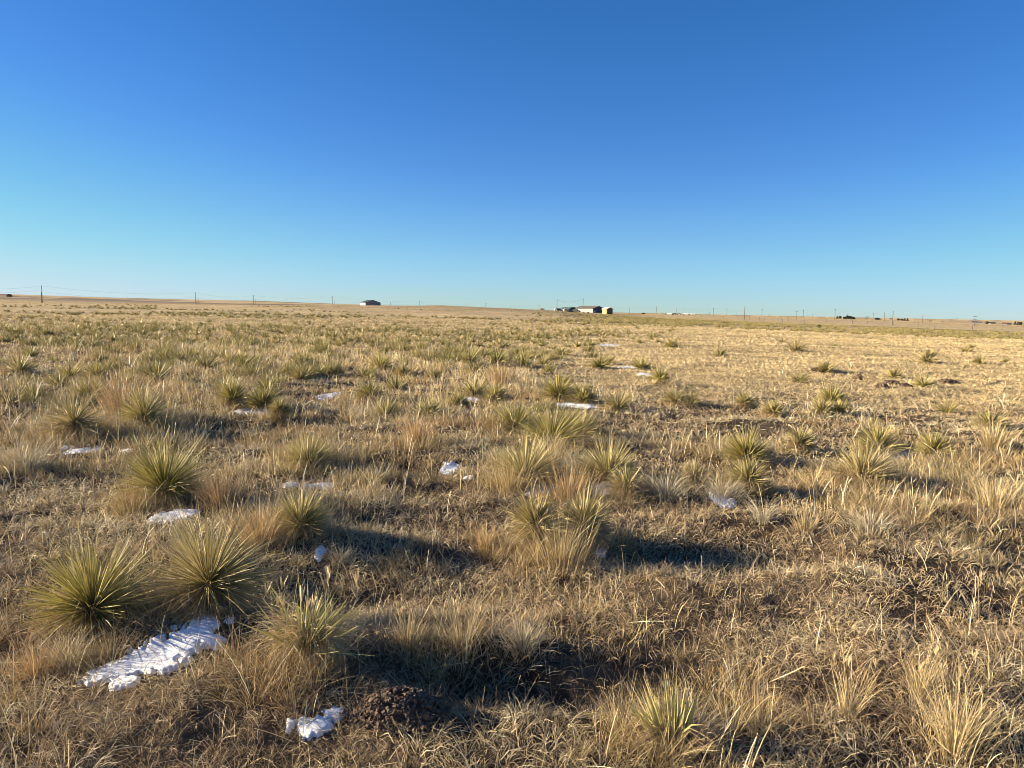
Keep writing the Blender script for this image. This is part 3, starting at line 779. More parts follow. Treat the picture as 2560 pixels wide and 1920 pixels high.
# 2. bunches and loose longer blades
def bunch_grass():
    NC = 80000
    r = sample_r(rng, NC, 1.9, 1300, lambda r: np.minimum(1, (6 / r) ** 1.6))
    a = rng.uniform(-HALF, HALF, NC); x, y = r * np.sin(a), r * np.cos(a)
    T = tallness(x, y); ok = (rng.uniform(0, 1, NC) < 0.22 + 0.78 * T) | (r > 60)
    ok &= clear_view(x, y); X, Y, RR_, TT_ = x[ok], y[ok], r[ok], T[ok]
    ex = []
    for (a_, b_, L_, h_, d_, tn) in YUC:      # straw that gathers round the feet of the bigger yuccas
        k_ = 20 if d_ < 9 else 10
        ph = rng.uniform(0, 6.283, k_); ro = L_ * rng.uniform(0.15, 1.0, k_) * (1.25 if 900 < pxcol(a_, b_) / _KK < 1400 else 1.0)
        ex.append(np.stack([a_ + ro * np.cos(ph), b_ + ro * np.sin(ph), np.clip(rng.uniform(0.4, 1.1, k_) * (L_ + h_) / 0.34, 0.4, 2.0)], 1))
    ex = np.concatenate(ex); ex = ex[clear_view(ex[:, 0], ex[:, 1])]
    X = np.concatenate([X, ex[:, 0]]); Y = np.concatenate([Y, ex[:, 1]]); RR_ = np.hypot(X, Y); TT_ = np.concatenate([TT_, ex[:, 2]])
    parts = []
    for r0, r1, nbl, sg in ((0, 12, 36, 3), (12, 35, 16, 2), (35, 2000, 9, 1)):
        m_ = (RR_ >= r0) & (RR_ < r1); x, y, r, T = X[m_], Y[m_], RR_[m_], TT_[m_]
        cid = np.repeat(np.arange(len(x)), nbl); n = len(cid)
        hgt = (0.042 + 0.165 * np.clip(T, 0, 2.3) * rng.uniform(0.5, 1.2, len(x)))[cid]
        low = (smooth(14, 24, r) * smooth(1250, 1600, pxcol(x, y) + 14 * (r - 20)))[cid]
        hgt = hgt * (1 - 0.68 * low)
        spread = (0.018 + 0.06 * rng.uniform(0, 1, len(x)))[cid] * (1 + 2.0 * low) * (1 + np.minimum(r[cid], 300) * 0.05)
        phi = rng.uniform(0, 2 * math.pi, n); ro = spread * np.sqrt(rng.uniform(0, 1, n))
        bx, by = x[cid] + ro * np.cos(phi), y[cid] + ro * np.sin(phi)
        th0 = np.abs(rng.normal(0.15, 0.25, n)) + ro / np.maximum(spread, 1e-3) * 0.3
        th0 = th0 + 0.7 * low; th1 = th0 + np.abs(rng.normal(0.4, 0.5, n))
        L = hgt * rng.uniform(0.5, 1.25, n)
        wd = np.maximum(0.0028, 0.00075 * r[cid]) * rng.uniform(0.6, 1.4, n)
        kind = (0.6 * fbm(x * 0.7, y * 0.7, 88, 3) + 0.4 * rng.uniform(0, 1, len(x)))[cid]
        gold = colmix(rng, n, (0.50, 0.37, 0.165), (0.74, 0.575, 0.30), 0.12)
        red = colmix(rng, n, (0.40, 0.26, 0.13), (0.58, 0.41, 0.22), 0.12)
        pale = colmix(rng, n, (0.48, 0.40, 0.25), (0.72, 0.61, 0.42), 0.1)
        c = np.where((kind < 0.38)[:, None], red, np.where((kind > 0.64)[:, None], pale, gold))
        c = c * (1 - 0.25 * (smooth(150, 220, r) * (1 - smooth(500, 700, r)) * (pxcol(x, y) > 600) * (pxcol(x, y) < 1600))[cid])[:, None]
        c = c * (0.74 + 0.44 * smooth(0.3, 0.7, fbm(x * 0.13, y * 0.13, 97, 4)))[cid][:, None]
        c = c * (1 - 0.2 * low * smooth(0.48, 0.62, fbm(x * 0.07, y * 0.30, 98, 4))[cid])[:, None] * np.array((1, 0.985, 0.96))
        ol = (np.clip(dens(x, y) * 0.9, 0, 0.35) * smooth(20, 60, r))[cid][:, None]
        c = c * (1 - ol) + np.array((0.38, 0.31, 0.13)) * ol
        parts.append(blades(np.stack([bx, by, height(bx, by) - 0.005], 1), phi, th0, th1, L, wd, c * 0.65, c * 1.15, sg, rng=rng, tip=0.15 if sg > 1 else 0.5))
    return join(parts)
v, q, c = bunch_grass()
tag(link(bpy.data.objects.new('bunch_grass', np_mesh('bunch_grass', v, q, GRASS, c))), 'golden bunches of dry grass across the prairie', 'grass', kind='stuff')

# 3. tall single stalks, some with seed heads, many fallen
def stalks():
    NC = 26000
    r = sample_r(rng, NC, 1.9, 32, lambda r: np.minimum(1, (5 / r) ** 1.5))
    a = rng.uniform(-HALF, HALF, NC); x, y = r * np.sin(a), r * np.cos(a)
    T = tallness(x, y); ok = (rng.uniform(0, 1, NC) < 0.04 + 0.06 * (r < 8) + 0.5 * T ** 1.3) & clear_view(x, y)
    x, y, r, T = x[ok], y[ok], r[ok], T[ok]; n = len(x)
    fallen = rng.uniform(0, 1, n) < 0.22
    th0 = np.where(fallen, rng.uniform(0.9, 1.45, n), np.abs(rng.normal(0.12, 0.16, n)))
    th1 = th0 + np.where(fallen, rng.uniform(-0.1, 0.5, n), np.abs(rng.normal(0.12, 0.35, n)))
    L = rng.uniform(0.10, 0.30, n) * (0.7 + 0.4 * np.clip(T, 0, 1))
    wd = np.maximum(0.0032, 0.0007 * r) * rng.uniform(0.7, 1.2, n)
    c = colmix(rng, n, (0.58, 0.46, 0.24), (0.86, 0.72, 0.46), 0.12)
    phi = rng.uniform(0, 2 * math.pi, n)
    z = height(x, y)
    A = blades(np.stack([x, y, z], 1), phi, th0, th1, L, wd, c, c, 4, rng=rng, tip=0.6)
    sel = np.nonzero((~fallen) & (r < 14) & (rng.uniform(0, 1, n) < 0.22))[0]
    V = A[0].reshape(n, 5, 2, 3)
    tips = V[sel, 4].mean(1); prev = V[sel, 3].mean(1)
    d = tips - prev; th = np.arccos(np.clip(d[:, 2] / np.linalg.norm(d, axis=1), -1, 1)); ph = np.arctan2(d[:, 1], d[:, 0])
    B = []
    for t_ in (0.0, math.pi / 2):
        B.append(blades(tips, ph, th, th + 0.15, rng.uniform(0.025, 0.05, len(sel)), np.maximum(0.005, 0.0011 * r[sel]), c[sel] * 0.95, c[sel] * 1.05, 2, tau=np.full(len(sel), t_), tip=0.3))
    return join([A] + B)
v, q, c = stalks()
tag(link(bpy.data.objects.new('grass_stalks', np_mesh('grass_stalks', v, q, GRASS, c))), 'tall thin dry grass stalks with small seed heads', 'grass', kind='stuff')

# 4. single tussocks that stand out
TUS = [  # x, foot y, width, top y, tone, label
    (265, 905, 95, 780, 'r', 'tall reddish-orange grass tuft rising above the upper left thicket'),
    (705, 1440, 90, 1250, 's', 'bunch of tall stalks with thick seed heads behind the front yucca'),
    (1215, 1222, 150, 1090, 'y', 'tall tan grass sheaf in the middle of the central clump'),
    (735, 1215, 70, 1178, 'p', 'pale round grass tuft beside the small shaded snow scrap'),
    (900, 965, 70, 880, 'r', 'reddish tuft left of the central yucca group'),
    (1000, 1400, 130, 1310, 'y', 'arching golden tussock above the dark shadow, bottom centre'),
    (880, 1400, 120, 1320, 'y', 'curly golden tussock left of the arching one, bottom centre'),
    (1130, 1405, 130, 1330, 'p', 'loose pale tussock at the right end of the golden row, bottom centre'),
    (1500, 1600, 80, 1480, 'p', 'tan grass tuft hugging the narrow yucca at the bottom edge'),
    (1830, 1545, 60, 1400, 'y', 'slim upright gold tuft in the lower right'),
    (2060, 1625, 110, 1440, 'y', 'tall thick gold tuft near the lower right corner'),
    (1985, 1500, 60, 1380, 'y', 'leaning thin gold tuft behind the tall thick one, lower right'),
    (1050, 1190, 60, 1120, 'r', 'reddish stalk tuft left of the central clump'),
    (1440, 1080, 80, 1020, 'p', 'feathery pale tuft beyond the dark shadow, right of centre'),
    (1560, 1075, 100, 1030, 'p', 'drooping pale tuft over the blue snow wedge'),
    (1880, 1150, 120, 1095, 'p', 'combed pale tuft leaning right, lower right area'),
    (2150, 1100, 90, 1030, 'y', 'bright straw tuft at the right edge'),
    (1740, 1150, 60, 1095, 'y', 'small straw tuft in the dark hollow, right side'),
    (2145, 970, 70, 905, 'y', 'pale yellow tuft around the faint yucca at the right'),
    (1650, 1130, 60, 1075, 'p', 'short pale tuft right of the blue snow wedge'),
    (80, 1460, 120, 1370, 'r', 'rusty brown tuft left of the largest snow patch'),
    (150, 1440, 90, 1365, 'p', 'tan tuft hanging over the left end of the largest snow patch'),
    (560, 1180, 130, 1060, 'r', 'red-brown grass thicket between the drooping yucca and the gold-green one'),
    (480, 1100, 90, 1010, 'r', 'dark reddish grass at the right foot of the bright green yucca'),
    (55, 1020, 110, 960, 'p', 'matted pale tuft at the left edge'),
    (1225, 1080, 150, 985, 'r', 'reddish-gold grass mass in the middle of the central yucca group'),
    (1100, 1065, 120, 985, 'y', 'golden grass at the left foot of the central yucca group'),
    (1180, 1010, 140, 930, 'y', 'tall golden grass between the upper central yuccas'),
    (1245, 1018, 70, 978, 'p', 'frosty grey grass dome in the centre of the central yucca group'),
    (1085, 835, 70, 780, 'r', 'short orange tuft behind the notched snow patch'),
]
TT = {'r': ((0.40, 0.26, 0.125), (0.62, 0.43, 0.22)), 'y': ((0.46, 0.35, 0.17), (0.68, 0.53, 0.29)), 'p': ((0.42, 0.35, 0.22), (0.66, 0.57, 0.40)), 's': ((0.46, 0.36, 0.2), (0.66, 0.53, 0.33))}
for i, (x, y, wpx, ytop, tone, lab) in enumerate(TUS):
    rg = np.random.default_rng(500 + i)
    gx, gy, gz = hit(x * K, min(y, 1640) * K); d = math.hypot(gx, gy); s = d / F_PX * K
    W = wpx * s; H = (y - ytop) * s * (0.85 if x > 1800 else 1)
    n = int(np.clip(400 * W * max(H, 0.2) / 0.1, 110, 330))
    if tone == 's': n = 90
    phi = rg.uniform(0, 2 * math.pi, n); ro = W * 0.36 * np.abs(rg.normal(0, 0.6, n))
    bx, by = gx + ro * np.cos(phi), gy + ro * np.sin(phi) * 0.8
    c = colmix(rg, n, *TT[tone], 0.12)
    drop = 0.9 if tone == 'p' else 0.35
    th0 = np.abs(rg.normal(0.1, 0.15, n)) + ro / W * 0.5; th1 = th0 + np.abs(rg.normal(drop, 0.4, n))
    L = H * rg.uniform(0.35, 1.1, n) * (1.25 if tone == 'p' else 1)
    base = np.stack([bx - gx, by - gy, height(bx, by) - gz - 0.005], 1)
    A = blades(base, phi, th0, th1, L, max(0.0024, 0.0006 * d), c * 0.85, c * 1.05, 4, rng=rg, tip=0.25)
    root = empty('grass_tussock', (gx, gy, gz)); tag(root, lab, 'grass tuft', 'tussocks that stand out of the dry grass')
    link(bpy.data.objects.new('blades', np_mesh('blades', *A[:2], GRASS, A[2])), root)
    if tone in 'sy' and d < 6:
        k = 14 if tone == 's' else 8
        V = A[0].reshape(n, 5, 2, 3); idx = np.argsort(-V[:, 4, :, 2].mean(1))[:k]
        tips = V[idx, 4].mean(1); B = []
        hw = 0.014 if tone == 's' else 0.007; hl = 0.07 if tone == 's' else 0.04
        for j in range(5):
            B.append(blades(tips - np.array([0, 0, hl * 0.3]), phi[idx] + j, 0.05 + 0.08 * j, 0.1 + 0.1 * j, hl * rg.uniform(0.7, 1.1, k), hw * 0.6, c[idx] * 0.9, c[idx] * 1.1, 2, rng=rg, tip=0.3, belly=1))
        vv = np.stack([b_[0].reshape(k, -1, 3) for b_ in B], 1); cc_ = np.stack([b_[2].reshape(k, -1, 3) for b_ in B], 1)
        q1 = B[0][1][:2]; nv_ = vv.shape[2]
        qq = np.concatenate([q1 + j * nv_ for j in range(5)])
        for j in range(k):
            link(bpy.data.objects.new('seed_head', np_mesh('seed_head', vv[j].reshape(-1, 3), qq, GRASS, cc_[j].reshape(-1, 3))), root)

# ---------------------------------------------------------------- snow
def snow_mat():
    m, t, p = mat_new('old_snow')
    g = t.nodes.new('ShaderNodeNewGeometry'); n = t.nodes.new('ShaderNodeTexNoise'); n.inputs['Scale'].default_value = 60; n.inputs['Detail'].default_value = 10; n.inputs['Roughness'].default_value = 0.7
    t.links.new(g.outputs['Position'], n.inputs['Vector'])
    cr = t.nodes.new('ShaderNodeValToRGB'); cr.color_ramp.elements[0].position = 0.25; cr.color_ramp.elements[0].color = (0.60, 0.57, 0.53, 1)
    cr.color_ramp.elements[1].position = 0.55; cr.color_ramp.elements[1].color = (0.86, 0.87, 0.89, 1)
    t.links.new(n.outputs[0], cr.inputs[0]); t.links.new(cr.outputs[0], p.inputs['Base Color'])
    b = t.nodes.new('ShaderNodeBump'); b.inputs['Strength'].default_value = 0.35; b.inputs['Distance'].default_value = 0.004
    t.links.new(n.outputs[0], b.inputs['Height']); t.links.new(b.outputs[0], p.inputs['Normal'])
    p.inputs['Roughness'].default_value = 0.6
    return m
SNOWM = snow_mat()
for i, ((lab, th, _), bl) in enumerate(zip(SNOW, SN)):
    x0 = min(b[0] - 1.35 * b[2] for b in bl); x1 = max(b[0] + 1.35 * b[2] for b in bl)
    y0 = min(b[1] - 1.35 * b[3] for b in bl); y1 = max(b[1] + 1.35 * b[3] for b in bl)
    step = max(0.008, max(x1 - x0, y1 - y0) / 170)
    gx = np.arange(x0, x1 + step, step); gy = np.arange(y0, y1 + step, step)
    X, Y = np.meshgrid(gx, gy)
    f = snow_field(bl, X, Y, i)
    t = np.clip(f + 0.08, 0, 1.2); thick = th * 0.32 * (1 - np.exp(-t * 6)) * (0.85 + 0.3 * fbm(X * 6, Y * 6, 81, 2))
    Z = height(X, Y) * 0.5 + float(height(np.mean(X), np.mean(Y))) * 0.0 + 0.5 * height(X, Y) + np.where(f > -0.08, 0.006 + thick, -0.03)
    on = f > -0.08
    cell = on[:-1, :-1] | on[1:, :-1] | on[:-1, 1:] | on[1:, 1:]
    idx = np.arange(X.size).reshape(X.shape)
    Q = np.stack([idx[:-1, :-1], idx[:-1, 1:], idx[1:, 1:], idx[1:, :-1]], -1)[cell]
    if len(Q) == 0: print('EMPTY SNOW', i, lab, bl); continue
    used, inv = np.unique(Q, return_inverse=True)
    cx_, cy_ = float(np.mean([b[0] for b in bl])), float(np.mean([b[1] for b in bl])); cz_ = float(height(cx_, cy_))
    V = np.stack([X.ravel(), Y.ravel(), Z.ravel()], 1)[used] - np.array([cx_, cy_, cz_])
    me = np_mesh('snow_patch', V, inv.reshape(Q.shape), SNOWM, None, True)
    o = bpy.data.objects.new('snow_patch', me); o.location = (cx_, cy_, cz_); link(o)
    tag(o, lab, 'snow patch', 'melting snow patches')

# ---------------------------------------------------------------- clod mound and dug earth
def heap(name, loc, rx, ry, hz, n, size, mat, label, cat, seed, group=None):
    rg = np.random.default_rng(seed)
    V, Fq = [], []
    nu, nv = 28, 10
    for j in range(nv + 1):
        for k in range(nu):
            a = 2 * math.pi * k / nu; t = j / nv
            rr_ = 1 - t
            q = 0.65 + 0.7 * float(vnoise(math.cos(a) * 2 + 5, math.sin(a) * 2 + seed, seed)); bump_ = (float(vnoise(a * 3 + 10, t * 6, seed + 1)) - 0.5) * 0.25
            V.append((rr_ * rx * q * math.cos(a), rr_ * ry * q * math.sin(a), hz * ((1 - rr_ ** 2.2) + bump_ * (1 - rr_) * 2) - 0.03))
    for j in range(nv):
        for k in range(nu): Fq.append((j * nu + k, j * nu + (k + 1) % nu, (j + 1) * nu + (k + 1) % nu, (j + 1) * nu + k))
    b = MB(); b.add(V, Fq)
    cube = [(-1, -1, -1), (1, -1, -1), (1, 1, -1), (-1, 1, -1), (-1, -1, 1), (1, -1, 1), (1, 1, 1), (-1, 1, 1)]
    cf = [(0, 3, 2, 1), (4, 5, 6, 7), (0, 1, 5, 4), (1, 2, 6, 5), (2, 3, 7, 6), (3, 0, 4, 7)]
    for _ in range(n):
        a = rg.uniform(0, 6.28); rr_ = math.sqrt(rg.uniform(0, 1)) * 1.0 + abs(rg.normal(0, 0.14))
        s = size * rg.uniform(0.45, 1.4); z = hz * max(0, 1 - rr_ ** 2.2) + 0.1 * s
        rot = Matrix.Rotation(rg.uniform(0, 6.28), 3, 'Z') @ Matrix.Rotation(rg.uniform(0, 3), 3, 'X')
        c = [rot @ Vector((p[0] * s * rg.uniform(0.45, 1), p[1] * s * rg.uniform(0.45, 1), p[2] * s * rg.uniform(0.3, 0.9))) for p in cube]
        b.add([(rr_ * rx * math.cos(a) + p.x, rr_ * ry * math.sin(a) + p.y, z + p.z) for p in c], cf)
    o = b.build(name, mat, loc=loc); tag(o, label, cat, group); return o
gx, gy, gz = hit(862 * K, 1535 * K)
heap('clod_mound', (gx, gy, gz), 0.17, 0.13, 0.075, 700, 0.007, M['clod'], 'rough dome of reddish-brown clods in the bottom centre, right of the curved snow strip', 'earth mound', 3)
DUG = [(1890, 872, 26, 'small dark dug-up clod heap, leftmost of the dug earth on the right'),
       (1925, 832, 34, 'jagged dark earth heap in front of a pale tuft on the right plain'),
       (2045, 828, 36, 'rounded dark earth heap at the right end of the tussock on the right plain'),
       (1955, 838, 20, 'low crumbled earth spill just below the jagged heap'),
       (1855, 819, 14, 'tiny dark clod standing alone on the right plain'),
       (1765, 803, 24, 'small brown clod ridge beside a dry tuft, left of the dug earth')]
for i, (x, y, wpx, lab) in enumerate(DUG):
    if i == 0: x, y = 1905, 838
    gx, gy, gz = hit(x * K, y * K); s = math.hypot(gx, gy) / F_PX * K
    heap('earth_heap', (gx, gy, gz), wpx * s * 0.5, wpx * s * 0.4, 0.09, 90, 0.035, M['dirt'], lab, 'earth heap', 20 + i, 'heaps of dug earth on the right plain')

# ---------------------------------------------------------------- buildings
def ground_at(px, r):
    d = ray(px, 780); return d[0] * r, d[1] * r, float(height(d[0] * r, d[1] * r))

def gable(name, px, r, yaw, L, W, hw, hr, wallm, gablem, roofm, label, over=0.35, cat='building', group=None, zoff=0.0):
    """long wall faces left of the viewer, gable end faces the viewer; yaw turns it"""
    x, y, z = ground_at(px, r)
    rt = empty(name, (x, y, z + zoff), yaw); tag(rt, label, cat, group)
    # local frame: origin = near corner of long wall and gable end; long wall runs +y at x=0, gable runs +x at y=0
    MB().box(-0.0, 0.12, 0, L, -0.3, hw).build('side_wall', wallm, rt)
    MB().box(W - 0.12, W, 0, L, -0.3, hw).build('side_wall', wallm, rt)
    for y0, y1 in ((-0.004, 0.12), (L - 0.12, L + 0.004)):
        MB().prism([(0.121, -0.3), (W - 0.121, -0.3), (W - 0.121, hw), (W / 2, hr - 0.02), (0.121, hw)], y0, y1).build('gable_wall', gablem, rt)
    t = 0.16; sl_ = (hr - hw) / (W / 2)
    rf = MB()
    rf.prism([(-over, hw - over * sl_ + 0.01), (W / 2, hr + 0.01), (W + over, hw - over * sl_ + 0.01), (W + over, hw - over * sl_ + t), (W / 2, hr + t), (-over, hw - over * sl_ + t)], -over, L + over)
    rf.build('roof', roofm, rt)
    return rt

def win(rt, x0, x1, y0, y1, z0, z1, side='x'):
    if side == 'x': 
        f = MB().box(-0.05, 0.0, y0, y1, z0, z1).build('window', M['grey'], rt)
        MB().box(-0.07, -0.051, y0 + 0.08, y1 - 0.08, z0 + 0.08, z1 - 0.08).build('pane', M['glass'], f)
    return f

# lone shed on the low rise
sh = gable('metal_shed', 913.5, 600, R(20) + 0.187, 12.5, 12.4, 3.0, 5.0, M['cream'], M['greyblue'], M['roofdark'], 'lone wide metal shed with a sunlit cream side and a gable coloured dark as shade on the left skyline', 0.3)
MB().box(4.6, 7.9, -0.08, -0.006, 0.0, 1.7).build('door', M['grey'], sh)
# long house
lh = gable('farm_building', 1482.5, 420, R(31), 16.5, 7.4, 2.35, 3.6, M['white'], M['navy'], M['roofbrown'], 'long white farm building with a gable end coloured dark blue as shade beside the yellow shed', 0.5)
for k in (1.2, 4.3, 7.4): win(lh, 0, 0, k, k + 1.0, 1.1, 1.6)
MB().tube([(W_, Y_, Z_) for W_, Y_, Z_ in ((1.2, 13, 2.9), (1.2, 13, 3.5))], 0.12).build('vent_pipe', M['wire'], lh)
MB().tube([(1.6, 11.8, 3.0), (1.6, 11.8, 3.5)], 0.12).build('vent_pipe', M['wire'], lh)
MB().tube([(1.2, 10, 2.9), (1.2, 10, 3.4)], 0.12).build('vent_pipe', M['wire'], lh)
# yellow shed
ys = gable('garden_shed', 1516.5, 330, R(23), 3.8, 3.05, 2.15, 2.75, M['yellow'], M['doorshade'], M['rooflight'], 'small yellow shed with a door end coloured dark brown as shade, right of the long white building', 0.3)
MB().box(0.55, 2.5, -0.06, -0.006, 0.0, 2.0).build('door', M['doorshade'], ys)
MB().box(0.122, 0.3, -0.05, -0.006, 0.0, 2.1).build('corner_board', M['rooflight'], ys)
MB().box(2.75, 2.925, -0.05, -0.006, 0.0, 2.1).build('corner_board', M['rooflight'], ys)

# green-roofed shelter, left of it
x, y, z = ground_at(1421, 432)
rt = empty('arched_shelter', (x, y, z), R(30)); tag(rt, 'low dark arched shelter with a green roof left of the black car', 'shelter')
prof = [(3.4 - 3.4 * math.cos(t), 0.2 + 2.4 * math.sin(t) ** 0.8) for t in np.linspace(0, math.pi, 13)]
MB().prism([(0, -0.3)] + prof + [(6.8, -0.3)], 0, 9).build('wall', M['navy'], rt)
prof2 = [(a + (a - 3.4) * 0.03, b + 0.14) for a, b in prof[3:10]]
MB().prism([(a, b - 0.1) for a, b in prof2] + prof2[::-1], -0.3, 9.3).build('roof', M['roofgreen'], rt)
# small travel trailer and tarp pile at its left
def trailer(px, r, yaw, L, H, bodym, label):
    x, y, z = ground_at(px, r)
    rt = empty('camper_trailer', (x, y, z), yaw); tag(rt, label, 'trailer')
    MB().prism([(0, 0.5), (L, 0.5), (L, H * 0.8), (L * 0.93, H), (L * 0.1, H), (0, H * 0.75)], 0, 2.2).build('body', bodym, rt, bevel=0.04)
    f = MB().box(L * 0.3, L * 0.5, -0.03, -0.004, H * 0.5, H * 0.75).build('window', M['glass'], rt)
    for k in (0.45, 0.62):
        for yy in (0.05, 1.95):
            wb = MB(); wb.tube([(L * k, yy, 0.32), (L * k, yy + 0.2, 0.32)], 0.32, 14); wb.build('wheel', M['tyre'], rt)
    MB().tube([(L, 1.1, 0.5), (L + 1.0, 1.1, 0.45)], 0.06).build('drawbar', M['wire'], rt)
trailer(1388, 442, R(15), 3.4, 1.9, M['white'], 'white camper trailer at the left end of the farm cluster')
x, y, z = ground_at(1408, 425)
rt = empty('covered_pile', (x, y, z)); tag(rt, 'cream tarp-covered pile in front of the arched shelter', 'pile')
MB().prism([(0, -0.2), (0.3, 1.2), (1.0, 2.0), (1.9, 1.7), (2.4, 0.8), (2.7, -0.2)], 0, 1.8).build('tarp', M['cream'], rt, bevel=0.1)
MB().box(-0.8, 3.0, 0.2, 1.4, -0.1, 0.35).build('timber_base', M['rust'], rt)

def car(name, px, r, yaw, paint, label, suv=True, sc=1.0):
    x, y, z = ground_at(px, r)
    rt = empty(name, (x, y, z), yaw); tag(rt, label, 'car' if suv else 'pickup truck')
    rt.scale = (sc,) * 3
    MB().prism([(0, 0.42), (0, 0.95), (0.15, 1.05), (3.4, 1.1), (4.55, 0.98), (4.7, 0.85), (4.7, 0.42)], -0.92, 0.92).build('body', paint, rt, bevel=0.05)
    top = [(0.05, 1.04), (0.28, 1.72), (2.6, 1.76), (3.45, 1.08)] if suv else [(1.75, 1.04), (1.85, 1.72), (2.9, 1.74), (3.6, 1.08)]
    MB().prism(top, -0.8, 0.8).build('cabin', paint, rt, bevel=0.04)
    for s in (-1, 1):
        MB().prism([(p[0] * 0.94 + (0.15 if suv else 0.16), p[1] * 0.93 + 0.08) for p in top], s * 0.801, s * 0.812).build('side_window', M['glass'], rt)
        MB().box(4.66, 4.73, s * 0.62 - 0.16, s * 0.62 + 0.16, 0.72, 0.88).build('headlight', M['white'], rt)
        for cx_ in (0.9, 3.75):
            t_ = MB().tube([(cx_, s * 0.93 - 0.12, 0.36), (cx_, s * 0.93 + 0.02, 0.36)], 0.36, 18).build('wheel', M['tyre'], rt)
            MB().tube([(cx_, s * 0.95 - 0.01, 0.36), (cx_, s * 0.95 + 0.015, 0.36)], 0.2, 14).build('rim', M['rim'], t_)
    return rt
car('parked_car', 1433, 405, R(-42), M['black'], 'black parked car in front of the left end of the white building', True, 0.92)
car('parked_car', 1390, 426, R(10), M['greyblue'], 'dark grey parked car beside the white camper', True, 0.9)
# low flatbed trailers along the white wall
for k, (px, lab) in enumerate([(1454, 'low dark utility trailer against the white wall, nearer the black car'), (1466, 'low dark utility trailer against the white wall, nearer the shaded gable')]):
    x, y, z = ground_at(px, 402 + k)
    rt = empty('utility_trailer', (x, y, z), R(4)); tag(rt, lab, 'trailer', 'utility trailers by the white wall')
    MB().box(0, 2.0, -0.7, 0.7, 0.38, 0.5).build('deck', M['black'], rt)
    for yy in (-0.8, 0.72):
        MB().tube([(1.0, yy, 0.28), (1.0, yy + 0.12, 0.28)], 0.28, 12).build('wheel', M['tyre'], rt)
    MB().tube([(2.0, 0, 0.42), (2.8, 0, 0.42)], 0.05).build('drawbar', M['wire'], rt)
# white satellite dish by the gable
x, y, z = ground_at(1487, 408)
rt = empty('satellite_dish', (x, y, z)); tag(rt, 'small white dish on a short post before the shaded gable', 'dish')
MB().tube([(0, 0, -0.1), (0, 0, 0.7)], 0.05).build('post', M['grey'], rt)
MB().tube([(0.0, -0.25, 0.85), (0, -0.1, 0.8), (0, 0.0, 0.78)], [0.5, 0.36, 0.06], 16).build('dish', M['white'], rt)
# pale lumber crate with dark scrap in front
x, y, z = ground_at(1410.5, 250)
rt = empty('lumber_crate', (x, y, z - 0.02), R(12)); tag(rt, 'pale open wooden crate lying in the grass below the farm cluster', 'crate')
MB().box(0, 1.9, 0, 1.1, 0, 0.12).build('base', M['paleplywood'], rt)
MB().box(0, 1.4, -0.06, -0.004, 0.124, 0.72).build('side_panel', M['paleplywood'], rt)
MB().box(0, 1.9, 1.1, 1.16, 0.124, 0.72).build('side_panel', M['paleplywood'], rt)
MB().box(-0.05, -0.004, 0.0, 1.1, 0.124, 0.70).build('end_panel', M['paleplywood'], rt)
x, y, z = ground_at(1426, 248)
heap('scrap_pile', (x, y, z), 0.95, 0.6, 0.42, 60, 0.12, M['black'], 'low black scrap pile at the right end of the pale crate', 'scrap pile', 77)
x, y, z = ground_at(1815, 160)
heap('rusty_scrap_pile', (x, y, z), 1.2, 0.7, 0.32, 50, 0.14, M['rust'], 'flat reddish rusty scrap pile lying left of the tall lone pole on the right', 'scrap pile', 78)
x, y, z = ground_at(1843, 158)
heap('pale_rubble_pile', (x, y, z), 0.45, 0.3, 0.3, 30, 0.1, M['paleplywood'], 'small pale rubble pile right of the rusty scrap', 'rubble', 79)
for px, lab in ((2050, 'small black tyre standing in the grass near the fence'), (2092, 'low dark tyre with a pale side lying near the fence')):
    x, y, z = ground_at(px, 150)
    rt = empty('old_tyre', (x, y, z)); tag(rt, lab, 'tyre')
    n_ = 18; b = MB(); b.tube([(0.24 * math.cos(6.2832 * k / n_), 0.0 if px == 2050 else 0.24 * math.sin(6.2832 * k / n_), 0.24 * math.sin(6.2832 * k / n_) + 0.28 if px == 2050 else 0.1) for k in range(n_ + 1)], 0.09, 8)
    b.build('tread', M['tyre'], rt)
# box tank on the rise
x, y, z = ground_at(1355, 330)
rt = empty('water_tank', (x, y, z)); tag(rt, 'small square grey tank on the crest left of the farm', 'tank')
MB().box(-0.9, 0.4, -0.6, 0.6, 0.1, 0.9).build('body', M['paleplywood'], rt, bevel=0.05)
MB().box(0.42, 1.0, -0.5, 0.5, 0.1, 0.8).build('pump_box', M['roofdark'], rt, bevel=0.05)
MB().box(-0.9, 1.0, -0.5, -0.3, -0.2, 0.096).build('skid', M['wood'], rt)
# long dark barn at the far left on the hill
bn = gable('hill_barn', 18, 1500, R(70), 22, 10, 3.0, 4.2, M['brownwall'], M['brownwall'], M['rust'], 'long dark brown barn cut by the left edge of the photo', 0.4)
bn.location.z = at(18, 741.5, 1500)[2]

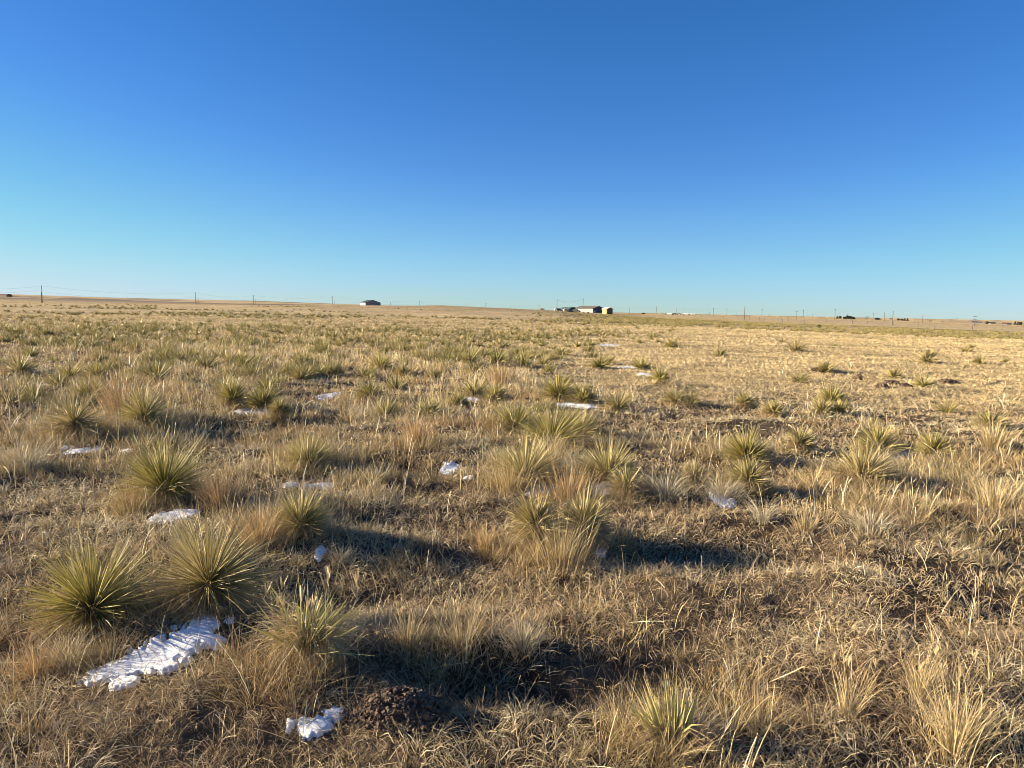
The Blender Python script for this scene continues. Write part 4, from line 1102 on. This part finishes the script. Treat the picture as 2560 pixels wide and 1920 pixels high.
# ---------------------------------------------------------------- utility poles and wires
PG = 'utility poles on the horizon'
def pole(px, ytop, r, arms, label, thick=0.17, ybase=None):
    x, y, z = ground_at(px, r)
    if ybase: pass
    zt = at(px, ytop, r)[2]; h = zt - z
    rt = empty('utility_pole', (x, y, z)); tag(rt, label, 'utility pole', PG)
    MB().tube([(0, 0, -0.3), (0, 0, h)], [thick, thick * 0.72], 8).build('pole_shaft', M['wood'], rt)
    tops = [(0, 0, h)]
    for k in range(arms):
        zz = h - 0.7 - 1.5 * k
        MB().box(-1.15, 1.15, -0.1 - thick, -thick, zz - 0.07, zz + 0.07).build('crossarm', M['wood'], rt)
        if k == 0:
            for xx in (-1.05, 1.05):
                MB().tube([(xx, -0.05 - thick, zz + 0.072), (xx, -0.05 - thick, zz + 0.4)], 0.07, 6).build('insulator', M['grey'], rt)
    return Vector((x, y, z)), h
LINE1 = [
    pole(106.5, 713.8, 470, 0, 'tallest pole on the far left skyline, thick at mid height', 0.20),
    pole(489.6, 731, 560, 0, 'single tall pole beside two short posts, left skyline', 0.18),
    pole(634, 737.8, 640, 0, 'pole standing just left of the blue far ridge', 0.18),
    pole(831, 740.7, 720, 1, 'pole with a crossarm left of the lone metal shed', 0.18),
    pole(1048, 751.4, 800, 1, 'pole with a crossarm right of the lone metal shed', 0.18),
    pole(1214, 758, 900, 1, 'small crossarm pole over the right slope of the rise', 0.18),
    pole(1347, 763, 980, 1, 'small crossarm pole just left of the farm cluster', 0.18),
    pole(1640.8, 766.5, 980, 1, 'dark crossarm pole first right of the yellow shed gap', 0.24),
    pole(1783.5, 769.6, 900, 1, 'crossarm pole right of the white far buildings', 0.22),
    pole(1905, 771.7, 850, 1, 'crossarm pole just right of the tall lone pole', 0.22),
    pole(2008.5, 773.7, 780, 1, 'crossarm pole of a close pair on the right skyline', 0.22),
    pole(2087.8, 772.5, 700, 1, 'tallest crossarm pole on the right skyline, left of the dark trees', 0.22),
]
B1 = [
    pole(1392, 748, 445, 0, 'plain pole rising behind the white camper', 0.15),
    pole(1457, 745.6, 450, 0, 'tall pole rising behind the long white building', 0.17),
]
SINGLE = [
    (101 + 4, 730, 490, 0, 'shorter pole just behind the tallest one, far left', 0.20), (493, 745.6, 900, 0, 'left short post beside the single tall pole, left skyline', 0.2),
    (497.5, 745.6, 900, 0, 'right short post beside the single tall pole, left skyline', 0.2), (638.5, 747.6, 900, 0, 'short pole right of the one by the blue ridge', 0.18),
    (717.5, 746.5, 900, 0, 'thin pole above the blue far ridge', 0.16), (976, 755, 700, 0, 'short plain pole just right of the lone metal shed', 0.15),
    (836, 752, 1500, 1, 'tiny pole at the right foot of the crossarm pole by the shed', 0.2), (1297, 765, 1200, 0, 'tiny faint pole above the rise crest', 0.16),
    (1573.7, 769, 800, 0, 'thin pole in the gap right of the yellow shed', 0.16), (1691.5, 768, 900, 0, 'thin plain pole left of the white far buildings', 0.18),
    (1817, 773, 900, 1, 'crossarm pole left of the tall lone pole on the right', 0.17), (1861.6, 765.9, 330, 0, 'tall lone plain pole on the right plain, nearest to the viewer', 0.16),
    (1991.8, 776.6, 500, 1, 'thin crossarm pole with its foot in the field, right side', 0.10), (2183.9, 781.8, 520, 1, 'thin double-armed pole right of the dark trees', 0.10),
    (2211.7, 779.8, 620, 0, 'plain pole left of the tall right pole', 0.18), (2215.5, 787, 1000, 0, 'short thin pole touching the plain one on the right', 0.16),
    (2232.8, 777.7, 330, 0, 'tall plain pole on the right, standing in the grass', 0.16), (2307.7, 787.6, 800, 1, 'crossarm pole above the bare brown plain on the right', 0.18),
    (2392, 794.8, 1100, 1, 'small faint crossarm pole near the right edge', 0.2), (2438.5, 788, 480, 2, 'two-armed thin pole left of the far right houses', 0.12),
    (1707.5, 769, 1500, 0, 'faint thin mast among the white far buildings', 0.16), (1842, 776, 1300, 0, 'faint thin mast left of the tall lone pole', 0.16),
    (1754 + 20, 780, 1600, 1, 'tiny crossarm pole near the white far buildings', 0.25), (2018, 784.5, 1500, 1, 'tiny crossarm pole right of the close pair', 0.25),
    (2032, 785, 1500, 1, 'tiny crossarm pole second right of the close pair', 0.25), (2063, 784, 1600, 0, 'tiny faint mast left of the tallest crossarm pole', 0.2),
    (2098, 783, 1300, 1, 'small crossarm pole above the dark trees on the left', 0.22), (2118, 784, 1300, 1, 'small crossarm pole above the middle of the dark trees', 0.22),
    (2226, 788, 1400, 1, 'tiny crossarm pole left of the tall right pole', 0.2), (2320, 796, 1600, 0, 'tiny mast right of the crossarm pole, right plain', 0.2),
]
for a_ in SINGLE: pole(a_[0], a_[1], a_[2], a_[3], a_[4], a_[5])

def wires(a, b, sag, zs, label, rad=0.035):
    (pa, ha), (pb, hb) = a, b
    mb_ = MB()
    for dz in zs:
        p, q = pa + Vector((0, 0, ha - dz)), pb + Vector((0, 0, hb - dz))
        mb_.tube([p.lerp(q, t) - Vector((0, 0, sag * 4 * t * (1 - t))) for t in np.linspace(0, 1, 21)], rad, 4)
    o = mb_.build('power_line', M['wire'], sm=True)
    tag(o, label, 'power line', 'power lines between the poles')
names = ['far left tall pole and the pole beside two short posts', 'pole beside two short posts and the pole by the blue ridge', 'pole by the blue ridge and the crossarm pole left of the shed',
         'two crossarm poles either side of the lone shed', 'crossarm pole right of the shed and the slope pole', 'slope pole and the pole left of the farm', 'poles either side of the farm cluster',
         'two dark crossarm poles around the white far buildings', 'pole right of the far buildings and the next one', 'pole right of the lone pole and the close pair', 'close pair and the tallest crossarm pole']
for i, nm in enumerate(names):
    wires(LINE1[i], LINE1[i + 1], 2.2 if i < 6 else 1.5, (0.15, 3.2) if i < 4 else (0.4, 2.6), 'sagging wires between ' + nm, 0.02)
wires(B1[0], B1[1], 1.6, (0.3,), 'single sagging wire between the two farm poles', 0.03)
pe = (Vector(at(-120, 717, 430)), 0.0)
wires(pe, LINE1[0], 1.2, (0.2, 2.2, 5.0), 'three wires running out of the left edge from the far left pole', 0.022)
pr = (Vector(at(2700, 795, 640)), 0.0)
wires(LINE1[-1], pr, 3.0, (0.3, 2.4), 'long wires sloping down to the right edge from the tallest crossarm pole', 0.022)

# ---------------------------------------------------------------- fence on the right
fp = [(1700, 792, 6.5), (1751, 793, 6.5), (1755, 794, 6.5), (1810, 797, 7), (1874, 798, 7), (1899, 799, 7), (1912, 800, 7), (1957, 809, 10), (1970, 803, 7), (2012, 811, 9), (2067, 808, 7), (2133, 813, 9),
      (2170, 812, 8), (2235, 815, 9), (2297, 818, 10), (2340, 823, 13.5), (2434, 823, 11), (2510, 823, 10), (2590, 828, 12)]
ft = empty('wire_fence', (0, 0, 0)); P = []
fr_ = []
for i, (px, yb, hp) in enumerate(fp):
    r = max(120, 1.35 * F_PX / hp); x, y, z = ground_at(px, r); P.append(Vector((x, y, z)))
base0 = P[0].copy(); ft.location = base0
tag(ft, 'old wire fence with thin wooden posts crossing the right plain', 'fence')
for i, p in enumerate(P):
    q = p - base0; hgt_ = 1.25 + 0.2 * ((i * 7) % 3 - 1)
    MB().tube([(q.x, q.y, q.z - 0.2), (q.x + 0.04 * ((i % 3) - 1), q.y, q.z + hgt_)], 0.085, 7).build('post', M['post'], ft)
P.sort(key=lambda v: v.x)
wb = MB()
for dz in (0.5, 0.95):
    wb.tube([v - base0 + Vector((0, 0, dz)) for v in P], 0.006, 4)
wb.build('fence_wire', M['wire'], ft)

# ---------------------------------------------------------------- far trees and houses
def tree(px, r, h, wd, mat, label, kind='dense', seed=0, group='far trees on the right skyline'):
    rg = np.random.default_rng(seed); x, y, z = ground_at(px, r)
    rt = empty('tree', (x, y, z)); tag(rt, label, 'tree', group)
    MB().tube([(0, 0, -0.3), (0.05 * h, 0, h * 0.45), (0.03 * h, 0.02, h * 0.8)], [0.035 * h, 0.022 * h, 0.008 * h], 6).build('trunk', M['bark'], rt)
    n = 420 if kind == 'dense' else 220
    u = rg.uniform(0, 1, n); ph = rg.uniform(0, 6.283, n)
    if kind == 'cone': zc = 0.12 * h + u * 0.88 * h; rad = wd / 2 * (1.02 - u) * np.sqrt(rg.uniform(0.15, 1, n))
    else:
        zc = h * (0.2 + 0.8 * u); rad = wd / 2 * np.sqrt(np.clip(1 - ((u - 0.5) / 0.55) ** 2, 0.02, 1)) * np.sqrt(rg.uniform(0.1, 1, n)) * (0.75 + 0.4 * vnoise(ph * 1.3, u * 3, seed))
    cx_, cy_ = rad * np.cos(ph), rad * np.sin(ph)
    s = wd * (0.075 if kind != 'bare' else 0.04)
    a, b = rg.normal(0, 1, (n, 3)), rg.normal(0, 1, (n, 3))
    a /= np.linalg.norm(a, axis=1)[:, None]; b -= a * (a * b).sum(1)[:, None]; b /= np.linalg.norm(b, axis=1)[:, None]
    c = np.stack([cx_, cy_, zc], 1); a *= s; b *= s * (0.6 if kind != 'bare' else 0.25)
    V = np.stack([c - a - b, c + a - b, c + a + b, c - a + b], 1).reshape(-1, 3)
    link(bpy.data.objects.new('crown', np_mesh('crown', V, np.arange(n * 4).reshape(-1, 4), mat)), rt)
TR = [(2094, 5.5, 5, 'cone', 'small lone dark tree at the left end of the dark grove'), (2101, 5, 5, 'dense', 'round dark tree second in the dark grove'),
      (2113, 4, 7, 'dense', 'low bushy tree in the left part of the dark grove'), (2118.5, 7.5, 6, 'cone', 'tallest pointed tree of the dark grove'),
      (2124, 5.5, 7, 'dense', 'bushy tree right of the tallest one in the grove'), (2130, 4.5, 7, 'dense', 'low tree in the right part of the dark grove'), (2135, 3.4, 6, 'dense', 'lowest tree at the right end of the dark grove'),
      (2168, 6.5, 8, 'bare', 'brown leafless round tree right of the dark grove'), (2194, 3.2, 9, 'dense', 'flat dark tree patch below the thin double-armed pole'), (2201, 2.6, 7, 'bare', 'low brown scrub tree right of the flat patch'),
      (2247, 3.4, 5, 'dense', 'small dark tree right of the tall right pole'), (2263, 5, 5, 'cone', 'left pointed tree of the little dark pair'), (2270, 4.8, 5, 'cone', 'right pointed tree of the little dark pair'),
      (2256, 3.2, 5, 'dense', 'low dark tree left of the little dark pair'), (2328, 3.6, 7, 'bare', 'brown bush tree on the bare right plain'), (2358, 2.6, 4, 'bare', 'tiny brown bush on the bare right plain'),
      (2470, 4.2, 5, 'dense', 'dark tree between the two groups of far right houses'), (2540, 6.0, 5, 'cone', 'left dark tree near the right edge'), (2547, 6.5, 5, 'cone', 'middle dark tree near the right edge'),
      (2554, 5.6, 5, 'dense', 'right dark tree at the right edge'), (1609, 2.6, 6, 'dense', 'low dark bush on the plain right of the yellow shed'), (1656, 4.4, 5, 'bare', 'bare tree left of the white far buildings'),
      (1664, 3.6, 5, 'bare', 'lower bare tree left of the white far buildings'), (1924, 5.5, 4, 'bare', 'grey bare tree right of the crossarm pole, mid right'), (1953, 2.5, 3, 'bare', 'tiny dark bush tree, mid right'),
      (1106, 4.0, 5, 'bare', 'bare scrub tree standing on the crest of the rise'), (1053, 3.2, 3.5, 'bare', 'left bush beside the crossarm pole on the rise'), (1060, 3.2, 4, 'bare', 'right bush beside the crossarm pole on the rise')]
for i, (px, h, wd, kd, lab) in enumerate(TR):
    tree(px, 1150 if px > 1500 else 860, h * 0.85, wd * 0.8, M['bare'] if kd == 'bare' else M['conifer'], lab, kd, i, 'far trees on the right skyline' if px > 1500 else 'bushes on the rise')
HS = [(2445, 10, 8, 'white', 'roofdark', 'left white far house by the two-armed pole'), (2457, 9, 7, 'white', 'roofbrown', 'second white far house with a brown roof'),
      (2481, 9, 7, 'grey', 'roofdark', 'dark-roofed grey house in the middle of the far right row'), (2491, 10, 9, 'brownwall', 'roofdark', 'low dark house right of the grey one'),
      (2520, 10, 8, 'white', 'rust', 'white far house with a reddish roof, close to the right edge'), (2531, 8, 7, 'brownwall', 'roofdark', 'brown far house before the dark trees at the right edge'),
      (2232, 6, 6, 'white', 'rust', 'tiny reddish-roofed shed right of the tall right pole'),
      (1680, 14, 8, 'white', 'rooflight', 'low white far building, leftmost of the white group'), (1688, 7, 6, 'grey', 'roofdark', 'small dark far building in the white group'),
      (1721, 16, 10, 'white', 'rooflight', 'widest white far building below the thin mast'), (1731, 9, 8, 'grey', 'rooflight', 'grey far building in the right part of the white group'),
      (1738, 11, 9, 'white', 'rooflight', 'right-hand tall white far building'), (1700, 8, 6, 'cream', 'roofbrown', 'cream far shed in the middle of the white group')]
for i, (px, L_, W_, wm, rm, lab) in enumerate(HS):
    g_ = gable('house', px, 1180, R(60), L_ * 0.55, W_ * 0.6, 1.8, 3.0, M[wm], M[wm], M[rm], lab, 0.3, 'house', 'far buildings on the right skyline')
